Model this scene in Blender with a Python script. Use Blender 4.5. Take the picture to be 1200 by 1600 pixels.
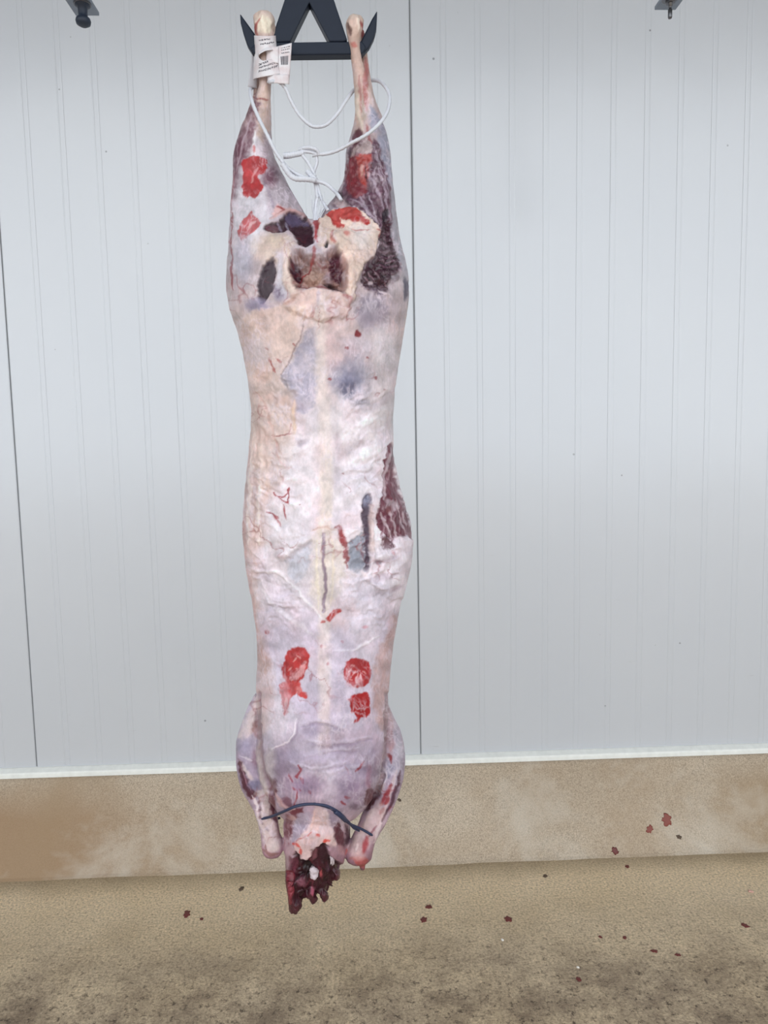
import bpy, bmesh, math, random
import numpy as np
from mathutils import Matrix, Vector

sc = bpy.context.scene
for o in list(bpy.data.objects):
    bpy.data.objects.remove(o)
COL = sc.collection
random.seed(4)
RNG = np.random.default_rng(4)

# ------------------------------------------------------------------ camera
CH = 1.06                                   # camera height
F = 1150.0                                  # focal length in pixels of the 1200x1600 frame
CR = np.array([0.99924478, -0.03361529, -0.01949078])
CU = np.array([0.02272578, 0.09870719, 0.99485699])
CF = np.array([0.03151852, 0.99454859, -0.09939658])
cam_d = bpy.data.cameras.new('camera')
cam = bpy.data.objects.new('camera', cam_d)
COL.objects.link(cam)
cam_d.sensor_fit = 'VERTICAL'
cam_d.sensor_height = 36.0
cam_d.lens = F / 1600.0 * 36.0
cam_d.clip_start = 0.05
m = Matrix.Identity(4)
for i in range(3):
    m[i][0], m[i][1], m[i][2] = CR[i], CU[i], -CF[i]
m[2][3] = CH
cam.matrix_world = m
sc.camera = cam

# ------------------------------------------------------------------ world, lights, exposure
SKY = 2.15
w = bpy.data.worlds.new('overcast_sky')
sc.world = w
w.use_nodes = True
bg = w.node_tree.nodes['Background']
bg.inputs[0].default_value = (0.90, 0.955, 1.0, 1)
bg.inputs[1].default_value = SKY
sc.view_settings.view_transform = 'Standard'
sc.view_settings.look = 'None'
sc.view_settings.gamma = 1.0
sc.view_settings.use_curve_mapping = False
sc.view_settings.exposure = 0.0

WY = 1.86       # wall plane
BY = 1.04       # plane in which the carcass hangs


def P(u, v, y):
    d = CF + (u - 600) / F * CR - (v - 800) / F * CU
    t = y / d[1]
    return np.array([d[0] * t, y, CH + d[2] * t])


def pix(co):
    d = co - np.array([0, 0, CH])
    w_ = d @ CF
    return 600 + F * (d @ CR) / w_, 800 - F * (d @ CU) / w_


def lin(c):
    c = np.asarray(c, float) / 255.0
    return np.where(c <= 0.04045, c / 12.92, ((c + 0.055) / 1.055) ** 2.4)


# ------------------------------------------------------------------ helpers
def tag(o, label=None, cat=None, group=None, kind=None):
    if label: o['label'] = label
    if cat: o['category'] = cat
    if group: o['group'] = group
    if kind: o['kind'] = kind
    return o


def empty(name, loc, label=None, cat=None, group=None):
    o = bpy.data.objects.new(name, None)
    o.location = loc
    o.empty_display_size = 0.05
    COL.objects.link(o)
    return tag(o, label, cat, group)


def meshobj(name, verts, faces, mat, parent=None, smooth=False):
    me = bpy.data.meshes.new(name)
    me.from_pydata([tuple(map(float, p)) for p in verts], [], faces)
    bm = bmesh.new(); bm.from_mesh(me)
    bmesh.ops.recalc_face_normals(bm, faces=bm.faces)
    bm.to_mesh(me); bm.free()
    return link(name, me, mat, parent, smooth)


def link(name, me, mat, parent=None, smooth=False):
    o = bpy.data.objects.new(name, me)
    if mat: me.materials.append(mat)
    COL.objects.link(o)
    if smooth:
        me.polygons.foreach_set('use_smooth', [True] * len(me.polygons))
    if parent:
        o.parent = parent
        o.matrix_parent_inverse = Matrix.Translation(-parent.location)
    return o


def bevel(o, wdt=0.001, seg=2, ang=0.6):
    md = o.modifiers.new('bevel', 'BEVEL')
    md.width = wdt; md.segments = seg; md.limit_method = 'ANGLE'; md.angle_limit = ang
    return o


def box(a, b):
    (x0, y0, z0), (x1, y1, z1) = a, b
    vs = [(x, y, z) for x in (x0, x1) for y in (y0, y1) for z in (z0, z1)]
    fs = [(0, 1, 3, 2), (4, 6, 7, 5), (0, 4, 5, 1), (2, 3, 7, 6), (0, 2, 6, 4), (1, 5, 7, 3)]
    return vs, fs


def tube_geo(pts, r, n=8, cap=True):
    pts = [Vector(p) for p in pts]
    rs = r if hasattr(r, '__len__') else [r] * len(pts)
    vs, fs = [], []
    t0 = (pts[1] - pts[0]).normalized()
    nrm = t0.orthogonal().normalized()
    for i, p in enumerate(pts):
        a = pts[max(i - 1, 0)]; b = pts[min(i + 1, len(pts) - 1)]
        t = (b - a).normalized()
        nrm = (nrm - t * nrm.dot(t)).normalized()
        bn = t.cross(nrm)
        for k in range(n):
            th = 2 * math.pi * k / n
            vs.append(p + (nrm * math.cos(th) + bn * math.sin(th)) * rs[i])
    for i in range(len(pts) - 1):
        for k in range(n):
            fs.append((i * n + k, i * n + (k + 1) % n, (i + 1) * n + (k + 1) % n, (i + 1) * n + k))
    if cap:
        fs.append(tuple(range(n)))
        fs.append(tuple((len(pts) - 1) * n + k for k in range(n)))
    return vs, fs


def spline(ctrl, per=8):
    c = np.array(ctrl, float)
    c = np.vstack([2 * c[0] - c[1], c, 2 * c[-1] - c[-2]])
    out = []
    for i in range(1, len(c) - 2):
        for t in np.linspace(0, 1, per, endpoint=False):
            a, b, d, e = c[i - 1], c[i], c[i + 1], c[i + 2]
            out.append(0.5 * (2 * b + (d - a) * t + (2 * a - 5 * b + 4 * d - e) * t * t + (3 * b - a - 3 * d + e) * t ** 3))
    out.append(c[-2])
    return np.array(out)


def lathe(prof, n=20, origin=(0, 0, 0)):
    vs, fs = [], []
    for r, z in prof:
        for k in range(n):
            th = 2 * math.pi * k / n
            vs.append((origin[0] + r * math.cos(th), origin[1] + r * math.sin(th), origin[2] + z))
    for i in range(len(prof) - 1):
        for k in range(n):
            fs.append((i * n + k, i * n + (k + 1) % n, (i + 1) * n + (k + 1) % n, (i + 1) * n + k))
    fs.append(tuple(range(n)))
    fs.append(tuple((len(prof) - 1) * n + k for k in range(n)))
    return vs, fs


def smooth(e0, e1, x):
    q = np.clip((x - e0) / (e1 - e0), 0, 1)
    return q * q * (3 - 2 * q)


# ---- value noise
def _hash(ix, iy, iz, s):
    h = (ix.astype(np.int64) * 374761393 + iy.astype(np.int64) * 668265263 + iz.astype(np.int64) * 2147483647 + s * 974711) & 0xFFFFFFFF
    h = ((h ^ (h >> 13)) * 1274126177) & 0xFFFFFFFF
    h = h ^ (h >> 16)
    return (h & 0xFFFFFF) / float(0xFFFFFF)


def noise(x, y, z=None, s=0):
    if z is None: z = np.zeros_like(x)
    ix, iy, iz = np.floor(x), np.floor(y), np.floor(z)
    fx, fy, fz = x - ix, y - iy, z - iz
    fx, fy, fz = [f * f * (3 - 2 * f) for f in (fx, fy, fz)]
    r = 0
    for a in (0, 1):
        for b in (0, 1):
            for c in (0, 1):
                wt = (fx if a else 1 - fx) * (fy if b else 1 - fy) * (fz if c else 1 - fz)
                r = r + wt * _hash(ix + a, iy + b, iz + c, s)
    return r * 2 - 1


def fbm(x, y, z=None, o=3, s=0):
    r = 0; a = 1; f = 1; tot = 0
    for k in range(o):
        r = r + a * noise(x * f, y * f, None if z is None else z * f, s + k)
        tot += a; a *= 0.5; f *= 2.03
    return r / tot


# ------------------------------------------------------------------ materials
class NT:
    def __init__(self, name):
        self.m = bpy.data.materials.new(name)
        self.m.use_nodes = True
        self.t = self.m.node_tree
        self.b = self.t.nodes['Principled BSDF']

    def n(self, typ, **kw):
        nd = self.t.nodes.new(typ)
        for k, v in kw.items(): setattr(nd, k, v)
        return nd

    def l(self, a, b): self.t.links.new(a, b)

    def noise(self, scale, detail=4, rough=0.55, coord=None, dist=0.0):
        nd = self.n('ShaderNodeTexNoise')
        nd.inputs['Scale'].default_value = scale
        nd.inputs['Detail'].default_value = detail
        nd.inputs['Roughness'].default_value = rough
        nd.inputs['Distortion'].default_value = dist
        if coord is not None: self.l(coord, nd.inputs['Vector'])
        return nd.outputs['Fac']

    def ramp(self, fac, stops):
        r = self.n('ShaderNodeValToRGB')
        e = r.color_ramp.elements
        while len(e) < len(stops): e.new(0.5)
        for el, (p, c) in zip(e, stops):
            el.position = p
            el.color = tuple(c) + (1,) if hasattr(c, '__len__') else (c, c, c, 1)
        self.l(fac, r.inputs[0])
        return r.outputs[0]

    def mix(self, fac, a, b, mode='MIX'):
        mx = self.n('ShaderNodeMix', data_type='RGBA', blend_type=mode)
        for s, v in ((mx.inputs[0], fac), (mx.inputs[6], a), (mx.inputs[7], b)):
            if hasattr(v, 'links'): self.l(v, s)
            elif hasattr(v, '__len__'): s.default_value = tuple(v)[:3] + (1,)
            else: s.default_value = v
        return mx.outputs[2]

    def bump(self, h, strength=0.3, dist=0.002, prev=None):
        b = self.n('ShaderNodeBump')
        b.inputs['Strength'].default_value = strength
        b.inputs['Distance'].default_value = dist
        self.l(h, b.inputs['Height'])
        if prev is not None: self.l(prev, b.inputs['Normal'])
        return b.outputs[0]

    def pos(self):
        return self.n('ShaderNodeNewGeometry').outputs['Position']

    def mapping(self, vec, scale=(1, 1, 1), loc=(0, 0, 0)):
        mp = self.n('ShaderNodeMapping')
        mp.inputs['Scale'].default_value = scale
        mp.inputs['Location'].default_value = loc
        self.l(vec, mp.inputs[0])
        return mp.outputs[0]

    def math(self, op, a, b=None, clamp=False):
        nd = self.n('ShaderNodeMath', operation=op, use_clamp=clamp)
        for s, v in zip(nd.inputs, (a, b)):
            if v is None: continue
            if hasattr(v, 'links'): self.l(v, s)
            else: s.default_value = v
        return nd.outputs[0]


def plain(name, rgb, rough=0.5, metal=0.0, bump=0.0, bscale=200, spec=None):
    t = NT(name)
    c = lin(rgb)
    g = t.n('ShaderNodeTexCoord').outputs['Object']
    f = t.noise(60, 3, coord=g)
    col = t.mix(f, tuple(c * 0.86), tuple(np.minimum(c * 1.1, 1)))
    t.l(col, t.b.inputs['Base Color'])
    t.b.inputs['Roughness'].default_value = rough
    t.b.inputs['Metallic'].default_value = metal
    if spec is not None: t.b.inputs['Specular IOR Level'].default_value = spec
    if bump:
        t.l(t.bump(t.noise(bscale, 3, coord=g), bump, 0.001), t.b.inputs['Normal'])
    return t.m


# wall panel: pale coated steel, slightly glossy
t = NT('coated_panel')
g = t.pos()
big = t.noise(1.6, 3, coord=g)
base = t.mix(big, tuple(lin((209, 214, 223))), tuple(lin((220, 223, 229))))
vor = t.n('ShaderNodeTexVoronoi')
vor.inputs['Scale'].default_value = 17
t.l(g, vor.inputs['Vector'])
dot = t.ramp(vor.outputs['Distance'], [(0.0, 1.0), (0.035, 0.9), (0.06, 0.0)])
sel = t.ramp(t.noise(23, 1, coord=g), [(0.60, 0.0), (0.66, 0.8)])
dots = t.math('MULTIPLY', dot, sel)
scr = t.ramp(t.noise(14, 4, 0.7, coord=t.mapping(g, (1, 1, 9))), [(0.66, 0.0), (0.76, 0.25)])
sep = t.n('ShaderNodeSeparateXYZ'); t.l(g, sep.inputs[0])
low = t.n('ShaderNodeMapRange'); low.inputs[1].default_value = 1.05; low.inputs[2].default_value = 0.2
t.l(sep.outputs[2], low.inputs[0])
grime_and_dim = t.math('MULTIPLY', t.math('ADD', scr, 0.24), low.outputs[0])  # streaky grime plus an even darkening that paints in the dimmer lower wall
c1 = t.mix(grime_and_dim, base, tuple(lin((142, 136, 128))))
c2 = t.mix(dots, c1, tuple(lin((110, 112, 118))))
t.l(c2, t.b.inputs['Base Color'])
t.b.inputs['Roughness'].default_value = 0.24
t.b.inputs['IOR'].default_value = 1.95
hb = t.bump(t.noise(5.5, 2, coord=t.mapping(g, (1, 1, 0.5))), 0.35, 0.006)
t.l(hb, t.b.inputs['Normal'])
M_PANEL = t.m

M_SEAL = plain('panel_seam_sealant', (120, 122, 126), 0.7)
M_STRIP = plain('white_plastic_strip', (238, 238, 232), 0.4)


def concrete(name, c_lo, c_hi, dark, speck, scale, bump, wear_and_shade):
    t = NT(name)
    g = t.pos()
    a = t.noise(3.1, 5, 0.6, coord=g)
    base = t.mix(t.ramp(a, [(0.3, 0.0), (0.7, 1.0)]), tuple(lin(c_lo)), tuple(lin(c_hi)))
    grain = t.noise(scale, 3, 0.7, coord=g)
    gr = t.ramp(grain, [(0.28, 0.48), (0.5, 1.0), (0.74, 1.42)])
    base = t.mix(1.0, base, gr, 'MULTIPLY')
    fleck = t.ramp(t.noise(scale * 0.55, 4, 0.75, coord=g), [(0.26, 1.0), (0.36, 0.0)])
    base = t.mix(t.math('MULTIPLY', fleck, speck), base, tuple(lin((70, 56, 44))))
    if wear_and_shade:
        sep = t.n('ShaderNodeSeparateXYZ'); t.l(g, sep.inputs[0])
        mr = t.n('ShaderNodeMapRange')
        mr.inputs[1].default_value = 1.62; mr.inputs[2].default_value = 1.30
        t.l(sep.outputs[1], mr.inputs[0])  # darker towards the camera: floor dirt, with the camera operator's shade painted in
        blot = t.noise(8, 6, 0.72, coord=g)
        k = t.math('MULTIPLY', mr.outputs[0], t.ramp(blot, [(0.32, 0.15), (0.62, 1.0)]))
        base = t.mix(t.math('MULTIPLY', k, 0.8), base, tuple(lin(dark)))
        foot = t.n('ShaderNodeMapRange'); foot.inputs[1].default_value = 1.66; foot.inputs[2].default_value = 1.735
        t.l(t.math('ADD', sep.outputs[1], t.math('MULTIPLY', t.math('SUBTRACT', t.noise(7, 4, coord=g), 0.5), 0.10)), foot.inputs[0])
        base = t.mix(t.math('MULTIPLY', foot.outputs[0], 0.6), base, tuple(lin((128, 110, 84))))
        spots = t.ramp(t.noise(75, 6, 0.8, coord=g), [(0.53, 0.0), (0.63, 1.0)])
        k2 = t.math('MULTIPLY', spots, t.math('ADD', t.math('MULTIPLY', mr.outputs[0], 0.85), 0.04))
        base = t.mix(k2, base, tuple(lin((62, 48, 38))))
        pale_flecks = t.ramp(t.noise(170, 3, 0.8, coord=t.mapping(g, (1, 1, 1), (5, 5, 5))), [(0.62, 0.0), (0.70, 0.55)])  # pale flecks scattered through the concrete
        base = t.mix(pale_flecks, base, tuple(lin((226, 208, 178))))
    else:
        sep = t.n('ShaderNodeSeparateXYZ'); t.l(g, sep.inputs[0])
        wob = t.math('MULTIPLY', t.math('SUBTRACT', t.noise(4, 4, coord=g), 0.5), 0.35)
        xx = t.math('ADD', sep.outputs[0], wob)
        for a_, b_, cc, st in ((-0.42, -0.75, (150, 116, 82), 0.75), (0.86, 1.06, (150, 122, 86), 0.75)):
            mr = t.n('ShaderNodeMapRange'); mr.inputs[1].default_value = a_; mr.inputs[2].default_value = b_
            t.l(xx, mr.inputs[0])
            mz = t.n('ShaderNodeMapRange'); mz.inputs[1].default_value = 0.20; mz.inputs[2].default_value = 0.12
            t.l(t.math('ADD', sep.outputs[2], t.math('MULTIPLY', wob, 0.25)), mz.inputs[0])
            base = t.mix(t.math('MULTIPLY', t.math('MULTIPLY', mr.outputs[0], mz.outputs[0]), st), base, tuple(lin(cc)))
        blot = t.ramp(t.noise(2.1, 4, 0.6, coord=g, dist=0.6), [(0.40, 0.0), (0.72, 0.7)])
        base = t.mix(blot, base, tuple(lin(dark)))
        pale = t.ramp(t.noise(2.8, 5, 0.65, coord=t.mapping(g, (1.2, 1.2, 1.2), (3, 1, 7)), dist=0.4), [(0.52, 0.0), (0.7, 0.55)])
        base = t.mix(pale, base, tuple(lin((208, 198, 184))))
    t.l(base, t.b.inputs['Base Color'])
    t.b.inputs['Roughness'].default_value = 0.62
    t.b.inputs['Specular IOR Level'].default_value = 0.35
    n1 = t.bump(grain, bump, 0.003)
    t.l(n1, t.b.inputs['Normal'])
    return t.m


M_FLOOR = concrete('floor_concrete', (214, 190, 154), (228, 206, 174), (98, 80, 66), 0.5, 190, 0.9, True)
M_KERB = concrete('kerb_concrete', (172, 155, 134), (190, 174, 154), (158, 132, 102), 0.25, 320, 0.25, False)
M_CEIL = plain('ceiling_sheet', (92, 102, 116), 0.6)
M_SIDE = plain('side_wall_sheet', (190, 195, 198), 0.5)
M_BLACK = plain('black_coated_steel', (28, 36, 52), 0.45, 0.0, 0.1, 300, 0.25)
M_GALV = plain('galvanised_plate', (140, 148, 158), 0.45, 0.7)
M_STEEL = plain('bolt_steel', (120, 120, 124), 0.35, 0.9)
M_BUFFER = plain('dark_bumper', (44, 54, 72), 0.5)
M_CORD = plain('white_cord', (220, 222, 231), 0.6, 0.0, 0.35, 700)
M_BAND = plain('blue_elastic', (46, 54, 82), 0.5)
M_BONE = plain('cut_bone', (206, 190, 194), 0.45)
M_CLOT = plain('dried_blood', (104, 40, 36), 0.45, 0.0, 0.4, 500)
M_CLOT2 = plain('washed_blood', (134, 66, 54), 0.5)
M_DARKBIT = plain('dark_grit', (88, 70, 56), 0.7)
M_WHITEBIT = plain('white_scrap', (236, 230, 222), 0.5)
M_PINKBIT = plain('pink_scrap', (214, 168, 152), 0.4)
M_INK = plain('printed_ink', (74, 72, 84), 0.7)
t = NT('tag_paper')
g = t.n('ShaderNodeTexCoord').outputs['Object']
t.l(t.mix(t.ramp(t.noise(70, 4, coord=g), [(0.4, 0.0), (0.75, 1.0)]), tuple(lin((232, 228, 232))), tuple(lin((214, 192, 194)))), t.b.inputs['Base Color'])
t.b.inputs['Roughness'].default_value = 0.55
M_PAPER = t.m
t = NT('tag_film')
t.b.inputs['Base Color'].default_value = tuple(lin((222, 220, 226))) + (1,)
t.b.inputs['Roughness'].default_value = 0.5
t.b.inputs['Transmission Weight'].default_value = 0.35
t.b.inputs['IOR'].default_value = 1.1
M_FILM = t.m

# ------------------------------------------------------------------ room shell
floor_z = 0.0
kerb_foot_y = 1.745
XL, XR = -3.4, 3.4
CEIL_Z = 3.0
OPEN_Y = -0.44
vs, fs = box((XL - 6, -14, -0.12), (XR + 6, kerb_foot_y + 0.1, 0.0))
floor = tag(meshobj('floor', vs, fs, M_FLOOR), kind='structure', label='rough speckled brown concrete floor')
vs, fs = box((XL, OPEN_Y, CEIL_Z), (XR, WY + 0.1, CEIL_Z + 0.1))
tag(meshobj('ceiling', vs, fs, M_CEIL), kind='structure')
for nm, x0, x1 in (('wall_left', XL - 0.1, XL), ('wall_right', XR, XR + 0.1)):
    vs, fs = box((x0, OPEN_Y, 0), (x1, WY + 0.1, CEIL_Z))
    tag(meshobj(nm, vs, fs, M_SIDE), kind='structure')

# panel wall: every panel is a ribbed sheet of its own
zp0 = P(600, 1182, WY)[2]                   # bottom of the panels
wall = empty('wall_back', (0, WY, zp0), 'white ribbed insulated panel wall behind the carcass')
wall['kind'] = 'structure'
seam0 = -0.4588 * WY
PW = (0.0771 + 0.4588) * WY
NR = 12
pitch = PW / NR


def panel_profile():
    pr = [(0.0015, 0.012), (0.0015, 0.0015), (0.004, 0.0)]
    for k in range(1, NR):
        c = k * pitch - 0.004
        pr += [(c - 0.0080, 0.0), (c - 0.0062, 0.0007), (c - 0.0040, 0.0002), (c + 0.0040, 0.0002), (c + 0.0062, 0.0006), (c + 0.0080, 0.0)]
    pr += [(PW - 0.004, 0.0), (PW - 0.0015, 0.0015), (PW - 0.0015, 0.012)]
    return pr


pr = panel_profile()
pm = None
for k in range(-3, 4):
    x0 = seam0 + k * PW
    if pm is None:
        vv = [(x, y, z) for z in (0.0, CEIL_Z - zp0) for x, y in pr]
        n = len(pr)
        ff = [(i, i + 1, n + i + 1, n + i) for i in range(n - 1)]
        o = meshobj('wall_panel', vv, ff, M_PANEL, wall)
        for f in o.data.polygons:            # faces towards the room
            pass
        pm = o.data
        pm.flip_normals() if pm.polygons[3].normal.y > 0 else None
    else:
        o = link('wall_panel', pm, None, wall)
    o.matrix_parent_inverse = Matrix.Identity(4)
    o.location = (x0, 0, 0)
    if k > -3:
        vs, fs = box((x0 - 0.0017, WY + 0.0022, zp0), (x0 + 0.0017, WY + 0.012, CEIL_Z))
        meshobj('seam_seal', vs, fs, M_SEAL, wall)
vs, fs = box((XL - 0.3, WY + 0.012, 0), (XR + 0.3, WY + 0.1, CEIL_Z))
meshobj('panel_core', vs, fs, M_SIDE, wall)

# white strip at the foot of the panels, concrete kerb below it
zk = P(600, 1197, WY - 0.02)[2]             # top of the kerb
pts2 = [(WY + 0.012, zp0 + 0.003), (WY - 0.004, zp0 + 0.003), (WY - 0.018, zp0 - 0.004), (WY - 0.02, zp0 - 0.008), (WY - 0.021, zk), (WY + 0.012, zk)]


def extrude_x(pts, xs, jitter=0.0):
    vs, fs = [], []
    n = len(pts)
    for i, x in enumerate(xs):
        for j, (y, z) in enumerate(pts):
            foot = 0.007 * float(fbm(np.array([x * 3.1]), np.array([0.5]), None, 3, 71)[0]) if jitter and -0.01 < z < 0.03 else 0
            vs.append((x, y + foot + (RNG.uniform(-jitter, jitter) if 0 < j < n - 1 else 0), z))
    for i in range(len(xs) - 1):
        for j in range(n):
            fs.append((i * n + j, i * n + (j + 1) % n, (i + 1) * n + (j + 1) % n, (i + 1) * n + j))
    fs.append(tuple(range(n))); fs.append(tuple((len(xs) - 1) * n + j for j in range(n)))
    return vs, fs


vs, fs = extrude_x(pts2, [XL, XR])
tag(meshobj('baseboard_back', vs, fs, M_STRIP), kind='structure', label='white plastic strip along the foot of the panels')
pk = [(WY + 0.02, zk), (WY - 0.024, zk), (WY - 0.029, zk - 0.004), (WY - 0.034, zk - 0.02)]
for q in np.linspace(0.15, 1, 9):
    y = (WY - 0.034) + q * (kerb_foot_y - 0.004 - (WY - 0.034))
    z = (zk - 0.02) * (1 - q) + 0.004 * q - 0.004 * math.sin(q * math.pi)
    pk.append((y, z))
pk += [(kerb_foot_y - 0.012, 0.0), (kerb_foot_y - 0.012, -0.02), (WY + 0.02, -0.02)]
vs, fs = extrude_x(pk, np.linspace(XL, XR, 160), 0.0008)
tag(meshobj('trim_1', vs, fs, M_KERB, smooth=True), kind='structure', label='sloping stained concrete kerb under the panel wall')
bevel(bpy.data.objects['trim_1'], 0.0005, 1)

# ------------------------------------------------------------------ carcass body
VOX = 0.0013


def ring(v, uL, uR, df, db, y=BY, ex=2.2):
    c = P((uL + uR) / 2, v, y)
    a = P(uL, v, y); b = P(uR, v, y)
    return c, (b[0] - a[0]) / 2, df, db, ex


def loft_geo(rings, n=56, sub=5):
    cs = np.array([r[0] for r in rings])
    par = np.array([[r[1], r[2], r[3], r[4]] for r in rings])
    allp = spline(np.hstack([cs, par]), sub)
    vs, fs = [], []
    th = np.linspace(0, 2 * np.pi, n, endpoint=False)
    for p in allp:
        ex = p[6]
        c, s = np.cos(th), np.sin(th)
        xx = np.sign(c) * np.abs(c) ** (2 / ex)
        yy = np.sign(s) * np.abs(s) ** (2 / ex)
        yy = np.where(yy < 0, yy * max(p[4], 0.001), yy * max(p[5], 0.001))
        for a, b in zip(xx, yy):
            vs.append((p[0] + a * max(p[3], 0.001), p[1] + b, p[2]))
    nr = len(allp)
    for i in range(nr - 1):
        for k in range(n):
            fs.append((i * n + k, i * n + (k + 1) % n, (i + 1) * n + (k + 1) % n, (i + 1) * n + k))
    # closed ends with a low dome
    for i, idx in ((0, 0), (nr - 1, (nr - 1) * n)):
        p = allp[i]
        vs.append((p[0], p[1], p[2]))
        ci = len(vs) - 1
        for k in range(n):
            fs.append((ci, idx + k, idx + (k + 1) % n))
    return vs, fs


LOFTS = []
R_ = ring
# trunk, from the rump down to the chest
LOFTS.append([R_(352, 425, 560, .030, .050), R_(366, 392, 596, .052, .080), R_(395, 360, 628, .074, .100), R_(430, 356, 637, .088, .108),
              R_(460, 357, 640, .093, .108), R_(490, 363, 637, .093, .105), R_(520, 373, 632, .090, .10), R_(560, 384, 625, .086, .095), R_(600, 391, 619, .084, .09),
              R_(650, 396, 615, .083, .09), R_(700, 390, 616, .084, .095), R_(750, 385, 622, .087, .10), R_(790, 382, 634, .090, .105), R_(835, 381, 644, .092, .11),
              R_(880, 386, 641, .094, .11), R_(930, 395, 630, .094, .115), R_(980, 402, 620, .094, .115), R_(1030, 403, 612, .094, .115),
              R_(1080, 402, 609, .094, .115), R_(1130, 403, 607, .093, .112), R_(1180, 402, 605, .090, .105), R_(1215, 410, 596, .084, .095), R_(1240, 424, 584, .074, .085),
              R_(1260, 438, 568, .060, .07), R_(1272, 455, 550, .04, .05)])
# left hind leg
LOFTS.append([R_(21, 408, 420, .006, .006), R_(27, 400, 427, .012, .012), R_(40, 397, 429, .015, .016), R_(56, 398, 429, .015, .017), R_(75, 401, 428, .013, .016),
              R_(100, 404, 425, .0115, .015), R_(130, 405, 424, .011, .014), R_(150, 401, 423, .0115, .018), R_(172, 391, 422, .0125, .024), R_(200, 377, 423, .017, .033),
              R_(240, 367, 428, .024, .043), R_(280, 364, 445, .033, .053), R_(320, 362, 467, .044, .065), R_(345, 361, 482, .052, .075), R_(375, 360, 492, .060, .085),
              R_(420, 358, 494, .070, .092), R_(470, 362, 490, .07, .09)])
# left achilles tendon, behind the hook
LOFTS.append([R_(48, 402, 414, .005, .005, BY + .018), R_(80, 398, 407, .005, .005, BY + .027), R_(120, 397, 406, .005, .006, BY + .025), R_(150, 395, 408, .007, .008, BY + .020), R_(190, 382, 408, .01, .012, BY + .016)])
# right hind leg
LOFTS.append([R_(25, 548, 558, .006, .006), R_(30, 542, 567, .012, .012), R_(42, 540, 569, .015, .016), R_(56, 542, 566, .014, .015), R_(74, 546, 563, .010, .012),
              R_(100, 550, 567, .0095, .013), R_(130, 553, 578, .011, .017), R_(160, 555, 585, .013, .022), R_(185, 554, 594, .016, .028), R_(210, 549, 604, .021, .036),
              R_(240, 541, 610, .027, .043), R_(280, 537, 614, .036, .053), R_(310, 523, 617, .042, .061), R_(340, 503, 620, .050, .073), R_(375, 494, 625, .060, .085),
              R_(420, 494, 633, .072, .092), R_(470, 500, 637, .072, .09)])
LOFTS.append([R_(46, 556, 571, .006, .006, BY + .018), R_(80, 563, 575, .0055, .006, BY + .024), R_(110, 564, 577, .006, .006, BY + .022), R_(150, 566, 585, .008, .010, BY + .018), R_(190, 564, 600, .011, .014, BY + .016)])
# left shoulder and foreleg
LOFTS.append([R_(1085, 398, 424, .02, .025, BY + .04), R_(1110, 385, 428, .034, .034, BY + .04), R_(1140, 374, 432, .042, .04, BY + .035), R_(1165, 370, 432, .046, .04, BY + .03), R_(1190, 371, 430, .044, .036, BY + .025),
              R_(1215, 375, 430, .038, .03, BY + .015), R_(1240, 386, 431, .030, .024, BY + .008), R_(1262, 397, 433, .022, .018, BY), R_(1283, 404, 434, .0165, .0145, BY - .004),
              R_(1303, 408, 437, .0145, .0135, BY - .006), R_(1318, 409, 443, .017, .0155, BY - .006, 2.6), R_(1329, 411, 442, .016, .014, BY - .006, 2.8), R_(1336, 415, 438, .012, .011, BY - .006, 2.8)])
# right shoulder and foreleg
LOFTS.append([R_(1100, 585, 607, .02, .025, BY + .04), R_(1125, 580, 616, .034, .034, BY + .04), R_(1150, 578, 628, .042, .04, BY + .035), R_(1175, 578, 633, .045, .04, BY + .03), R_(1200, 580, 632, .042, .036, BY + .025),
              R_(1222, 583, 628, .034, .028, BY + .015), R_(1245, 577, 621, .026, .021, BY + .008), R_(1268, 567, 612, .0195, .017, BY), R_(1290, 558, 601, .0165, .0145, BY - .004),
              R_(1310, 549, 589, .015, .0135, BY - .006), R_(1328, 540, 583, .016, .0145, BY - .006), R_(1341, 541, 580, .0145, .013, BY - .006), R_(1348, 549, 574, .010, .010, BY - .006)])
LOFTS.append([R_(1340, 553, 572, .007, .007, BY - .008), R_(1350, 560, 571, .005, .005, BY - .008), R_(1359, 564, 570, .003, .003, BY - .008)])
# neck and its torn end
LOFTS.append([R_(1235, 452, 552, .066, .07), R_(1262, 446, 548, .068, .064), R_(1280, 444, 546, .066, .056), R_(1300, 444, 544, .062, .052), R_(1320, 445, 541, .058, .05), R_(1340, 446, 538, .054, .046),
              R_(1358, 447, 528, .050, .042), R_(1372, 449, 518, .044, .036), R_(1382, 453, 510, .034, .028)])
LOFTS.append([R_(1350, 447, 478, .048, .01, BY, 2.6), R_(1380, 449, 484, .042, .008, BY, 2.6), R_(1398, 451, 478, .036, .002, BY), R_(1408, 452, 472, .030, -.008, BY), R_(1411, 453, 464, .026, -.014, BY)])
LOFTS.append([R_(1360, 478, 502, .044, .02), R_(1385, 482, 500, .036, .012), R_(1394, 485, 496, .030, .004), R_(1399, 488, 492, .026, -.010)])
LOFTS.append([R_(1355, 496, 522, .042, .02), R_(1380, 499, 517, .034, .012), R_(1391, 503, 514, .028, .004), R_(1396, 505, 509, .024, -.008)])
LOFTS.append([R_(1340, 515, 533, .040, .02), R_(1353, 519, 532, .034, .012), R_(1361, 524, 531, .026, .004)])
LOFTS.append([R_(1350, 505, 527, .040, .02), R_(1366, 510, 524, .034, .012), R_(1374, 517, 522, .026, .0)])
LOFTS.append([R_(1288, 528, 547, .030, .03, BY + .012), R_(1305, 530, 547, .030, .03, BY + .012), R_(1320, 532, 543, .02, .02, BY + .012)])

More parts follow.
